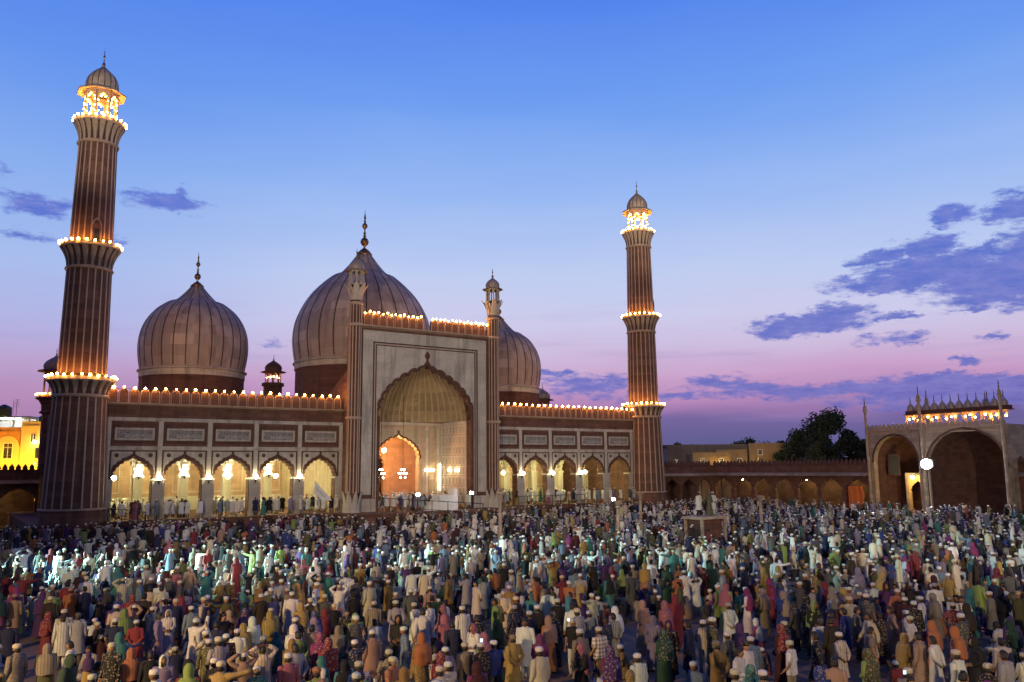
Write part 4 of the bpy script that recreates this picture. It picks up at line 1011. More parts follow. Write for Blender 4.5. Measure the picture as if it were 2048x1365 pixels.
b1, L = building('town_house', 'yellow floodlit house with a big arched window at the far left edge', (-78, 117.5), (-69.9, 118.4), 11.1, 8, ORP, [])
# arched window of the left house
_ac = arch_curve(1.75, 2.0, 6, 8.6, xc=1.75, lobes=False, apex=0, rnd=True)
aw = G().prism([(3.5, 5.0)]+_ac+[(0, 5.0)], -.10, -.001).build('arched_surround', YEL, b1, (4.75, 0, 0))
wn = rect_frame(6.0, 7.3, 7.3, 9.6, .1, -.12, -.102).build('window', WHITEP, b1); G().box(6.1, 7.2, -.1, -.03, 7.4, 9.5).build('pane', GLASSD, wn)
G().box(6.62, 6.68, -.135, -.121, 7.3, 9.6).box(6.0, 7.3, -.135, -.121, 8.9, 8.96).build('mullion', WHITEP, wn)
b2, L = building('town_house', 'flat-roofed yellow floodlit house seen just left of the nearer minaret', (-69.7, 118.2), (-62.0, 119.5), 11.9, 8, YEL, [(1.2, 9.6, .8, 1.3), (1.9, 7.3, 1.2, 1.7), (3.6, 7.3, 1.2, 1.7), (4.0, 9.6, .8, 1.3)])
rc = thing('rooftop_canopy', 'white open canopy lit by a cool lamp on the arched-window house', 'canopy', (-76, 119, 11.25), .11)
G().box(0, 6.6, 0, 4, 2.0, 2.2).build('roof_sheet', WHITEP, rc)
for x in (.1, 2.1, 4.2, 6.3):
    for y in (.1, 3.7): G().box(x, x+.15, y, y+.15, .0, 2.0).build('canopy_post', WHITEP, rc)
G().box(0, 6.6, 3.85, 3.95, .5, 1.999).build('back_screen', WHITEP, rc)
cl_ = thing('canopy_lamp', 'cool white strip lamp under the rooftop canopy', 'lamp', (-75.5, 120, 13.1), .11); G().box(.5, 4.2, 0, .12, .01, .10).build('tube', LAMPC, cl_); G().box(.4, 4.3, -.02, .14, .101, .14).build('housing', METAL, cl_)
for i, (x, y, z, s_, lb) in enumerate(((-73.2, 119.5, 13.5, 1.0, 'black water tank on the lit canopy roof'), (-68.3, 121.5, 12.1, 1.1, 'black water tank on the flat-roofed yellow house'))):
    tk = thing('water_tank', lb, 'water tank', (x, y, z), 0, 'rooftop water tanks')
    G().lathe([(.05, .0), (s_, .0), (s_*1.02, .3), (s_, .35), (s_*1.02, .7), (s_, .75), (s_*1.0, 1.2), (s_*.5, 1.5), (.3, 1.52), (.3, 1.62), (.02, 1.64)], 20).build('tank_body', TANK, tk)
    G().tube([(s_, 0, .2), (s_+.3, 0, .2), (s_+.3, 0, 2.2)], .03, 6).build('pipe', METAL, tk)
for i, (x, y, z, h) in enumerate(((-71.5, 119.6, 13.5, 2.4), (-66.6, 121, 12.1, 2.8))):
    an = thing('antenna', ('thin antenna on the lit canopy', 'thin antenna beside the tank on the yellow house')[i], 'antenna', (x, y, z), 0, 'rooftop antennas')
    G().tube([(0, 0, 0), (0, 0, h)], .035, 5).build('mast', METAL, an)
    for k in range(4): G().tube([(-.4, 0, h-.3*k-.1), (.4, 0, h-.3*k-.1)], .02, 4).build('bar', METAL, an)
sl = thing('street_lamp', 'amber lamp fixed to the yellow house beside the minaret', 'lamp', (-67.6, 118.0, 9.7), 0)
G().ball((0, 0, 0), .20, 10, 6).build('globe', LAMPY, sl, smooth=True); G().tube([(0, .1, .2), (0, .5, .3)], .04, 6).build('arm', METAL, sl)
for (x, y, z, e, c) in ((-73.5, 114.5, 6.6, 3400, (1, .50, .02)), (-66.0, 115.5, 6.6, 3400, (1, .56, .05))):
    L_ = bpy.data.lights.new('house_glow', 'POINT'); L_.energy = e; L_.color = c; L_.shadow_soft_size = .3
    fx = thing('street_lamp', 'amber street lamp hidden behind the wall below the %s house' % ('arched-window' if x < -70 else 'flat-roofed yellow'), 'lamp', (x, y, 0), 0, 'street lamps behind the wall')
    G().tube([(0, .3, B0), (0, .3, z)], .06, 6).build('pole', METAL, fx)
    G().box(-.25, .25, .1, .4, z, z+.08).build('lamp_head', METAL, fx)
    lo = bpy.data.objects.new('street_light', L_); COL.objects.link(lo); lo.parent = fx; lo.location = (0, -.1, z-.1)

def win_rows(L, z0, z1, n1, n2, w=.9, h=1.2):
    return [(L*(i+.5)/n1-w/2, z0+(z1-z0)*j/max(1, n2)+.4, w, h) for i in range(n1) for j in range(n2)]
BUFF = stone('buff_plaster', (.36, .27, .16), .2, .9, None, 1, .6, .3)
DARKW = stone('dull_plaster', (.20, .17, .16), .2, .9, None, 1, .5, .3)
bl = [((1335, 140, 14), 8.4, DARKW, 'low dark block behind the corner arcade, right of the farther minaret'), ((1385, 135, 6), 7.0, BUFF, 'low house with a lamplit front behind the corner of the arcade'), ((1432, 138, 5), 7.5, BUFF, 'small cube-shaped lamplit house behind the arcade'),
      ((1470, 150, 12), 8.7, DARKW, 'dark flat-roofed block behind the two lamplit houses'), ((1498, 138, 7), 8.5, BUFF, 'taller lamplit house with a pale front left of the trees'), ((1552, 146, 7), 7.8, BUFF, 'lamplit house half hidden by the dark trees'), ((1300, 160, 16), 8.9, DARKW, 'long dark roofline far behind the farther minaret')]
for (px, Y, wd), zt, mt, lb in bl:
    p = at_Y(px, 900, Y)
    building('town_house', lb, (p.x, p.y), (p.x+wd, p.y-.06*wd), zt, 6, mt, win_rows(wd, 5.4, zt-.3, max(2, int(wd/2.5)), 1 if zt < 8.5 else 2, .8, 1.0))
for i, (px, Y, z, e) in enumerate(((1400, 131, 6.0, 150), (1440, 134, 6.0, 120), (1515, 134, 6.2, 300), (1575, 141, 6.2, 110))):
    p = at_Y(px, 900, Y); L_ = bpy.data.lights.new('house_glow', 'POINT'); L_.energy = e; L_.color = (1, .55, .12); L_.shadow_soft_size = .3
    fx = thing('street_lamp', 'amber lamp lighting the %s lamplit house behind the arcade' % ('first', 'second', 'third', 'fourth')[i], 'lamp', (p.x, p.y, 0), 0, 'street lamps behind the wall')
    G().tube([(0, 0, B0), (0, 0, z+.5)], .05, 6).build('pole', METAL, fx); G().box(-.2, .2, -.3, .1, z+.5, z+.6).build('lamp_head', METAL, fx)
    lo = bpy.data.objects.new('street_light', L_); COL.objects.link(lo); lo.parent = fx; lo.location = (0, -.4, z+.3)

# ------------------------------------------------------------------ trees
def tree(px, Y, ztop, w, zlow, label, mat, nl=9000, seed=1, trunk=True):
    rnd = random.Random(seed); p = at_Y(px, 900, Y)
    t_ = thing('tree', label, 'tree', (p.x, p.y, 0), 0, 'dark trees beyond the courtyard wall')
    g = G(); hh = ztop-zlow
    g.tube([(0, 0, B0), (.1, 0, zlow*.6), (0, .1, zlow+hh*.3), (.1, 0, zlow+hh*.7)], [.4, .32, .22, .08], 8)
    clumps = []
    for k in range(34):
        a = rnd.uniform(0, 2*PI); el_ = rnd.random(); rr = math.sqrt(rnd.random())
        zz = zlow+hh*(.08+.84*el_); wr = w/2*math.sqrt(max(.1, 1-(2*el_-.75)**2*.7))
        c = Vector((rr*wr*math.cos(a), rr*wr*math.sin(a), zz)); clumps.append((c, rnd.uniform(.10, .20)*w))
        if k % 2 == 0: g.tube([(0, 0, max(zlow*.5, zz-hh*.3)), tuple(c*.5+Vector((0, 0, zz*.5-hh*.05))), tuple(c)], [.12, .08, .03], 5)
    g.build('trunk', BARK, t_)
    vs = []; fs = []
    for i in range(nl):
        c, r_ = clumps[rnd.randrange(len(clumps))]
        d = Vector((rnd.gauss(0, 1), rnd.gauss(0, 1), rnd.gauss(0, .75))); d = d.normalized()*r_*(rnd.random()**.4)
        q = c+d; s_ = rnd.uniform(.14, .30); a = Vector((rnd.uniform(-1, 1), rnd.uniform(-1, 1), rnd.uniform(-1, 1))).normalized(); b = a.cross(Vector((rnd.uniform(-1, 1), rnd.uniform(-1, 1), .3))).normalized()
        o = len(vs); vs += [tuple(q-a*s_), tuple(q-b*s_*.5), tuple(q+a*s_), tuple(q+b*s_*.5)]; fs.append((o, o+1, o+2, o+3))
    me = bpy.data.meshes.new('crown'); me.from_pydata(vs, [], fs); me.materials.append(mat); link('crown', me, t_)
tree(1655, 128, 13.3, 9.5, 5.2, 'tall round-crowned dark tree beyond the wall left of the gate', LEAF, 10500, 3)
tree(1605, 132, 10.8, 7.5, 4.5, 'lower dark tree on the left flank of the tall one', LEAF, 9000, 4)
tree(1700, 126, 9.6, 6.5, 4.5, 'bushy tree between the tall tree and the gate', LEAF2, 7000, 5)
tree(1570, 152, 9.9, 5.5, 5, 'small tree above the lamplit house', LEAF, 5000, 6)
tree(1360, 150, 9.3, 7, 5, 'dark tree right behind the farther minaret', LEAF2, 6000, 7)
tree(1500, 165, 10.6, 8, 6, 'distant tree above the flat roofs', LEAF, 5000, 8)
tree(1640, 122, 8.6, 6, 4.5, 'low bushy tree in front of the tall tree', LEAF2, 6000, 9)
tree(2040, 120, 9.2, 7, 4, 'dark tree right of the gate at the picture edge', LEAF, 6000, 10)
tree(1735, 128, 8.8, 5, 4, 'small tree touching the left corner of the gate', LEAF, 5000, 11)

# ------------------------------------------------------------------ people
def skin_body(name, verts, edges, radii, roots, extra=None, sub=1):
    """one continuous body: skeleton + skin modifier, evaluated to a mesh"""
    me = bpy.data.meshes.new(name); me.from_pydata(verts, edges, [])
    o = bpy.data.objects.new(name, me); COL.objects.link(o)
    md = o.modifiers.new('s', 'SKIN'); sv = me.skin_vertices[0].data if me.skin_vertices else None
    if sv is None:
        bm = bmesh.new(); bm.from_mesh(me); bm.verts.layers.skin.verify(); bm.to_mesh(me); bm.free(); sv = me.skin_vertices[0].data
    for i, r_ in enumerate(radii): sv[i].radius = r_ if isinstance(r_, tuple) else (r_, r_); sv[i].use_root = i in roots
    md.use_smooth_shade = True
    s2 = o.modifiers.new('u', 'SUBSURF'); s2.levels = sub
    dg = bpy.context.evaluated_depsgraph_get(); out = bpy.data.meshes.new_from_object(o.evaluated_get(dg))
    bpy.data.objects.remove(o); out.name = name
    V = [tuple(v.co) for v in out.vertices]; F = [tuple(p.vertices) for p in out.polygons]
    return V, F

def head_geo(c, s=1.0):
    """head with nose, brow, chin and ears, facing +y"""
    g = G(); n1, n2 = 14, 12; rings = []
    for i in range(n2+1):
        ph = PI*i/n2; z = -math.cos(ph); r_ = max(.03, math.sin(ph))
        ring = []
        for j in range(n1):
            a = 2*PI*j/n1; x = math.cos(a)*r_*.076; y = math.sin(a)*r_*.096; zz = z*.118
            if z < -.2: x *= 1-.28*(-z-.2); y = y*(1-.15*(-z-.2)) + .012*(-z)
            fr = max(0, math.sin(a))**6
            if abs(z+.12) < .35: y += fr*.022*(1-abs(z+.12)/.35)         # nose
            if abs(z-.18) < .2: y += fr*.004
            if abs(z+.10) < .3 and abs(math.cos(a)) > .9: x *= 1.13      # ears
            ring.append((c[0]+x*s, c[1]+y*s, c[2]+zz*s))
        rings.append(ring)
    g.loft(rings); return g.v, g.f

def hand_pts(w, d, up, side, V, E, Rr, roots):
    """five fingers growing out of the palm; w wrist, d pointing along the hand"""
    w = Vector(w); d = Vector(d).normalized(); side = Vector(side).normalized(); up = Vector(up).normalized()
    for k, (off, ln) in enumerate(((-.03, .065), (-.01, .078), (.01, .072), (.028, .058))):
        b = w + d*.07 + side*off; i = len(V)
        V += [tuple(b), tuple(b+d*(.03+ln*.5)+up*.004), tuple(b+d*(.02+ln)-up*.02)]; E += [(i, i+1), (i+1, i+2)]; Rr += [.010, .009, .007]; roots.append(i)
    b = w + d*.02 - side*.028; i = len(V)
    V += [tuple(b), tuple(b+d*.035-side*.025), tuple(b+d*.065-side*.03)]; E += [(i, i+1), (i+1, i+2)]; Rr += [.012, .010, .008]; roots.append(i)

def ell(c, rx, ry, n_=14, ph=0, wob=0, seed=0, tilt=0):
    out = []
    for j in range(n_):
        a = 2*PI*j/n_+ph; k = 1+wob*math.sin(a*5+seed)+wob*.7*math.sin(a*8+seed*2.3)
        y = math.sin(a)*ry*k
        out.append((c[0]+math.cos(a)*rx*k, c[1]+y, c[2]+tilt*y))
    return out
def perp_tube(g, path, rad, n_=8, wob=.06):
    path = [Vector(p) for p in path]; rings = []
    for i, p in enumerate(path):
        t_ = (path[min(i+1, len(path)-1)]-path[max(i-1, 0)]).normalized(); up = Vector((0, 1, 0)) if abs(t_.y) < .85 else Vector((0, 0, 1))
        a = t_.cross(up).normalized(); b = t_.cross(a).normalized()
        rings.append([p+(a*math.cos(2*PI*j/n_)+b*math.sin(2*PI*j/n_))*rad[i]*(1+wob*math.sin(j*2.1+i*1.7)) for j in range(n_)])
    g.loft(rings)
def sub_path(a, b, k=3):
    a = Vector(a); b = Vector(b); return [tuple(a.lerp(b, i/k)) for i in range(k)]

POSE = {}
def make_pose(name, J, robe, sleeve=True, legs=True, head_turn=0, scarf=False, dress=False, shirt=False):
    """J: joints. robe: rings (cx, cy, z, rx, ry). returns mesh set"""
    V = []; E_ = []; Rr = []; roots = [0]
    def add(p, r_, link_=None):
        V.append(tuple(p)); Rr.append(r_); i = len(V)-1
        if link_ is not None: E_.append((link_, i))
        return i
    pel = add(J['pelvis'], (.13, .11)); wa = add(J['waist'], (.115, .09), pel); ch = add(J['chest'], (.145, .10), wa); nb = add(J['neck0'], .06, ch); nk = add(J['neck1'], .05, nb); add(J['headc'], .055, nk)
    for s in ('L', 'R'):
        sg = -1 if s == 'L' else 1
        sh = add(J['sh'+s], .055, ch); el_ = add(J['el'+s], .040, sh); wr = add(J['wr'+s], .027, el_)
        d = Vector(J['wr'+s])-Vector(J['el'+s]); d.normalize(); hd = Vector(J.get('hd'+s, tuple(d))); hd.normalize()
        pa = add(Vector(J['wr'+s])+hd*.05, (.036, .018), wr)
        side = hd.cross(Vector((0, 1, 0))) if abs(hd.y) < .8 else Vector((1, 0, 0))
        add(Vector(J['wr'+s])+hd*.085, (.034, .015), pa)
        hand_pts(J['wr'+s], hd, hd.cross(side), side*(sg), V, E_, Rr, roots)
        hp = add(J['hp'+s], .085, pel); kn = add(J['kn'+s], .058, hp); an = add(J['an'+s], .038, kn)
        an_ = Vector(J['an'+s]); ft = Vector(J.get('ft'+s, (an_.x+sg*.03, an_.y+.15, max(.03, an_.z-.06)))); add(an_.lerp(ft, .5)-Vector((0, 0, .01)), (.04, .03), an); add(ft, (.04, .02), len(V)-1)
    v, f = skin_body(name, V, E_, Rr, set(roots))
    hv, hf = head_geo((J['headc'][0], J['headc'][1], J['headc'][2]+.02))
    o = len(v); v = v+hv; f = f+[tuple(i+o for i in q) for q in hf]
    body = bpy.data.meshes.new('person'); body.from_pydata(v, [], f); body.materials.append(SKIN); body.shade_smooth(); body.update()
    out = {'body': body}
    g = G(); rings = [ell((cx, cy, z), rx, ry, 18, 0, .0 if i < 3 else .065*(i-2)/max(1, len(robe)-3), i*.15) for i, (cx, cy, z, rx, ry) in enumerate(robe)]
    g.loft(rings, True, True, False)
    if sleeve:
        for s in ('L', 'R'):
            sh, el_, wr = Vector(J['sh'+s]), Vector(J['el'+s]), Vector(J['wr'+s])
            inn = sh.lerp(Vector(J['chest'])+Vector((0, 0, .06)), .45)
            if shirt: perp_tube(g, [inn, sh, sh.lerp(el_, .5), sh.lerp(el_, .85)], [.085, .085, .075, .078])
            else: perp_tube(g, [inn, sh, sh.lerp(el_, .5), el_, el_.lerp(wr, .5), wr], [.085, .082, .068, .062, .056, .052], wob=.09)
    out['tunic'] = g.mesh('tunic' if not dress else 'dress', CLOTH, True)
    g = G()
    for s in ('L', 'R'):
        hp, kn, an = Vector(J['hp'+s]), Vector(J['kn'+s]), Vector(J['an'+s])
        perp_tube(g, [hp+Vector((0, 0, .05)), hp, hp.lerp(kn, .5), kn, kn.lerp(an, .5), an], [.10, .105, .095, .078, .07, .062], wob=.05)
    out['trousers'] = g.mesh('trousers', CLOTH, True)
    c = Vector(J['headc'])+Vector((0, 0, .02))
    g = G(); g.lathe([(.088, .025), (.097, .03), (.098, .085), (.088, .112), (.055, .130), (.01, .136)], 16, 0, 0, sy=1.13)
    g.v = [(x+c.x, y+c.y-.005, z+c.z) for x, y, z in g.v]; out['skullcap'] = g.mesh('skullcap', CLOTH, True)
    g = G(); rr = []
    for i in range(8):
        ph = PI*.5*i/7; zz = math.sin(ph)*.132; r_ = max(.01, math.cos(ph))
        ring = []
        for j in range(14):
            a = 2*PI*j/14; fr = max(0, math.sin(a)); low = (-.06 if math.sin(a) < .2 else .055)*(1-i/7.0)
            ring.append((c.x+math.cos(a)*.088*r_**.6, c.y-.008+math.sin(a)*.104*r_**.6, c.z+zz+low))
        rr.append(ring)
    g.loft(rr); out['hair'] = g.mesh('hair', HAIRM, True)
    if scarf:
        g = G(); rr = []
        nk = Vector(J['neck0'])
        pr = [(.012, .150, 0), (.060, .138, 0), (.100, .08, 0), (.115, .0, .04), (.112, -.07, .05), (.105, -.13, .04)]
        for i, (r_, dz_, op) in enumerate(pr):
            ring = []
            for j in range(15):
                a = R(125) + R(290)*j/14 if i > 1 else R(90)+R(360)*j/14
                ring.append((c.x+math.cos(a)*r_, c.y-.01+math.sin(a)*r_*1.15, c.z+dz_))
            rr.append(ring)
        for k, (r_, z_) in enumerate(((.17, nk.z-.00), (.235, nk.z-.08), (.25, nk.z-.24), (.255, nk.z-.42), (.24, nk.z-.50))):
            ring = []
            for j in range(15):
                a = R(100) + R(340)*j/14; w_ = 1+.06*math.sin(j*2.4+k)
                ring.append((nk.x+math.cos(a)*r_*w_, nk.y-.01+math.sin(a)*r_*.66*w_-.02*k, z_+.015*math.sin(j*1.9)))
            rr.append(ring)
        g.loft(rr, False); out['headscarf'] = g.mesh('headscarf', CLOTH, True)
    POSE[name] = out

def stand(**kw):
    J = dict(pelvis=(0, 0, .95), waist=(0, 0, 1.10), chest=(0, -.01, 1.30), neck0=(0, -.015, 1.44), neck1=(0, 0, 1.50), headc=(0, .02, 1.565),
             shL=(-.185, -.01, 1.39), shR=(.185, -.01, 1.39), elL=(-.235, -.03, 1.12), elR=(.235, -.03, 1.12), wrL=(-.25, .05, .88), wrR=(.25, .05, .88),
             hpL=(-.09, 0, .90), hpR=(.09, 0, .90), knL=(-.10, .02, .50), knR=(.10, .02, .50), anL=(-.11, -.02, .085), anR=(.11, -.02, .085))
    J.update(kw); return J
RB = [(0, -.01, 1.485, .075, .075), (0, -.01, 1.45, .13, .09), (0, -.01, 1.40, .205, .115), (0, -.01, 1.30, .215, .135), (0, 0, 1.12, .195, .135), (0, 0, .97, .205, .145), (0, 0, .78, .225, .16), (0, 0, .60, .245, .175), (0, 0, .47, .26, .185)]
RSH = [r_ for r_ in RB[:5]] + [(0, 0, 1.0, .195, .14), (0, 0, .88, .20, .145), (0, 0, .84, .20, .145)]
RDR = RB[:6] + [(0, 0, .75, .235, .18), (0, 0, .5, .27, .21), (0, 0, .25, .30, .235), (0, 0, .10, .32, .25)]
make_pose('stand', stand(), RB)
make_pose('stand_shirt', stand(elL=(-.25, -.05, 1.13), wrL=(-.22, .12, .96), elR=(.24, -.04, 1.12)), RSH, shirt=True)
make_pose('stand_folded', stand(elL=(-.255, -.0, 1.13), wrL=(-.05, .17, 1.10), elR=(.255, 0, 1.13), wrR=(.05, .19, 1.13), hdL=(1, .1, 0), hdR=(-1, .1, 0)), RB)
make_pose('stand_behind', stand(elL=(-.25, -.10, 1.14), wrL=(-.06, -.19, .98), elR=(.25, -.10, 1.14), wrR=(.06, -.20, .96), hdL=(1, -.1, -.1), hdR=(-1, -.1, -.1)), RB)
make_pose('walk', stand(knL=(-.10, .16, .52), anL=(-.10, .10, .10), knR=(.10, .02, .50), anR=(.10, -.26, .12), elL=(-.24, -.12, 1.14), wrL=(-.25, -.12, .90), elR=(.24, .06, 1.14), wrR=(.25, .20, .95)), RB)
make_pose('reach', stand(elR=(.40, .10, 1.42), wrR=(.62, .18, 1.48), hdR=(1, .2, .1)), RB)
make_pose('raised', stand(elR=(.30, .12, 1.50), wrR=(.26, .20, 1.76), hdR=(0, .1, 1), elL=(-.27, .10, 1.25), wrL=(-.16, .26, 1.42), hdL=(.3, .2, 1)), RB)
make_pose('hands_head', stand(elL=(-.36, .02, 1.55), wrL=(-.14, -.02, 1.68), elR=(.36, .02, 1.55), wrR=(.14, -.02, 1.68), hdL=(1, -.1, .1), hdR=(-1, -.1, .1)), RB)
make_pose('woman', stand(elL=(-.22, -.01, 1.14), wrL=(-.12, .15, 1.05), elR=(.22, -.01, 1.14), wrR=(.12, .16, 1.02), hdL=(.8, .5, 0), hdR=(-.8, .5, 0)), [(r_[0], r_[1], r_[2], r_[3]*.93, r_[4]) for r_ in RDR], scarf=True, dress=True)
make_pose('woman_walk', stand(knL=(-.09, .12, .52), anL=(-.09, .08, .09), anR=(.09, -.18, .10), elR=(.24, .0, 1.15), wrR=(.20, .16, 1.0)), [(r_[0], r_[1], r_[2], r_[3]*.9, r_[4]*1.03) for r_ in RDR[:-1]], scarf=True, dress=True)
def sit(**kw):
    J = dict(pelvis=(0, 0, .14), waist=(0, .0, .28), chest=(0, .01, .47), neck0=(0, .01, .61), neck1=(0, .03, .67), headc=(0, .06, .735),
             shL=(-.185, .01, .56), shR=(.185, .01, .56), elL=(-.25, .05, .32), elR=(.25, .05, .32), wrL=(-.16, .27, .24), wrR=(.16, .27, .24),
             hpL=(-.10, .02, .12), hpR=(.10, .02, .12), knL=(-.34, .28, .13), knR=(.34, .28, .13), anL=(.06, .36, .07), anR=(-.06, .40, .06), ftL=(.18, .36, .05), ftR=(-.18, .40, .05))
    J.update(kw); return J
RS = [(0, .01, .655, .075, .075), (0, .01, .62, .13, .09), (0, .01, .57, .205, .115), (0, .01, .47, .215, .14), (0, .01, .30, .21, .155), (0, .03, .18, .25, .20), (0, .08, .09, .31, .26), (0, .10, .02, .34, .29)]
make_pose('sit', sit(), RS)
make_pose('sit_woman', sit(), [(a, b, c, d*.95, e) for a, b, c, d, e in RS[:-2]] + [(0, .10, .09, .37, .32), (0, .12, .02, .40, .35)], scarf=True, dress=True)
KN = dict(pelvis=(0, 0, .24), waist=(0, .02, .38), chest=(0, .05, .57), neck0=(0, .06, .71), neck1=(0, .08, .77), headc=(0, .12, .83),
          shL=(-.185, .05, .66), shR=(.185, .05, .66), elL=(-.24, .08, .42), elR=(.24, .08, .42), wrL=(-.14, .28, .30), wrR=(.14, .28, .30), hpL=(-.10, .02, .22), hpR=(.10, .02, .22), knL=(-.13, .42, .09), knR=(.13, .42, .09),
          anL=(-.10, -.02, .07), anR=(.10, -.02, .07), ftL=(-.09, -.14, .03), ftR=(.09, -.14, .03))
make_pose('kneel', KN, [(0, .06, .755, .075, .075), (0, .055, .72, .13, .09), (0, .05, .67, .205, .115), (0, .045, .57, .215, .14), (0, .03, .40, .205, .155), (0, .03, .28, .22, .20), (0, .08, .14, .25, .30), (0, .10, .03, .27, .34)])

# ---- palette: (name, linear colour)
def C_(r_, g_, b_): return lin((r_, g_, b_))
PAL = {'white': (.74, .73, .70), 'cream': (.62, .55, .42), 'pale grey': (.42, .42, .44), 'sky blue': (.22, .36, .55), 'beige': (.42, .33, .23), 'black': (.012, .012, .014), 'dark brown': (.06, .035, .025), 'navy blue': (.02, .03, .14),
       'yellow': (.70, .45, .03), 'mustard': (.48, .27, .02), 'olive': (.16, .16, .03), 'lime green': (.35, .55, .06), 'teal': (.02, .32, .29), 'dark green': (.02, .12, .06), 'crimson': (.45, .015, .04), 'maroon': (.13, .015, .02),
       'pink': (.62, .14, .24), 'magenta': (.50, .02, .28), 'lilac': (.38, .28, .52), 'purple': (.14, .03, .28), 'orange': (.75, .20, .02), 'royal blue': (.03, .08, .5), 'turquoise': (.04, .4, .45), 'peach': (.66, .36, .24), 'grey': (.16, .16, .17)}
for k_, c_ in list(PAL.items()):
    l_ = .3*c_[0]+.6*c_[1]+.1*c_[2]; q_ = 1 if k_ in ('white', 'cream', 'pale grey', 'black') else .62
    PAL[k_] = tuple((.86 if k_ in ('white', 'cream') else .74)*v_ for v_ in ((l_+(v-l_)*(.77 if q_ < 1 else 1))*(q_ if l_ < .2 else max(q_, .72)) for v in c_))
MEN = ['white']*9+['cream']*6+['pale grey']*3+['sky blue']*3+['beige']*4+['black']*5+['dark brown']*5+['navy blue']*4+['grey']*5+['purple', 'mustard', 'olive', 'maroon', 'teal']+['maroon', 'crimson', 'olive', 'mustard', 'royal blue', 'dark green', 'orange', 'yellow', 'lilac', 'peach', 'lime green']
WOM = ['yellow']*3+['pink']*3+['magenta']*2+['crimson']*2+['purple']*2+['teal']*2+['lilac']*2+['lime green', 'mustard', 'orange', 'turquoise', 'royal blue', 'dark green', 'peach', 'white', 'white', 'black', 'black', 'black', 'olive', 'maroon', 'beige']
SKINS = [(.24, .12, .07), (.30, .16, .095), (.18, .085, .05), (.36, .20, .125)]
FACE = ROTH    # facing the hall
def jit(c, s=.12): k = random.uniform(1-s, 1+s); return tuple(min(.85, max(0, v*k*random.uniform(.93, 1.07))) for v in c)

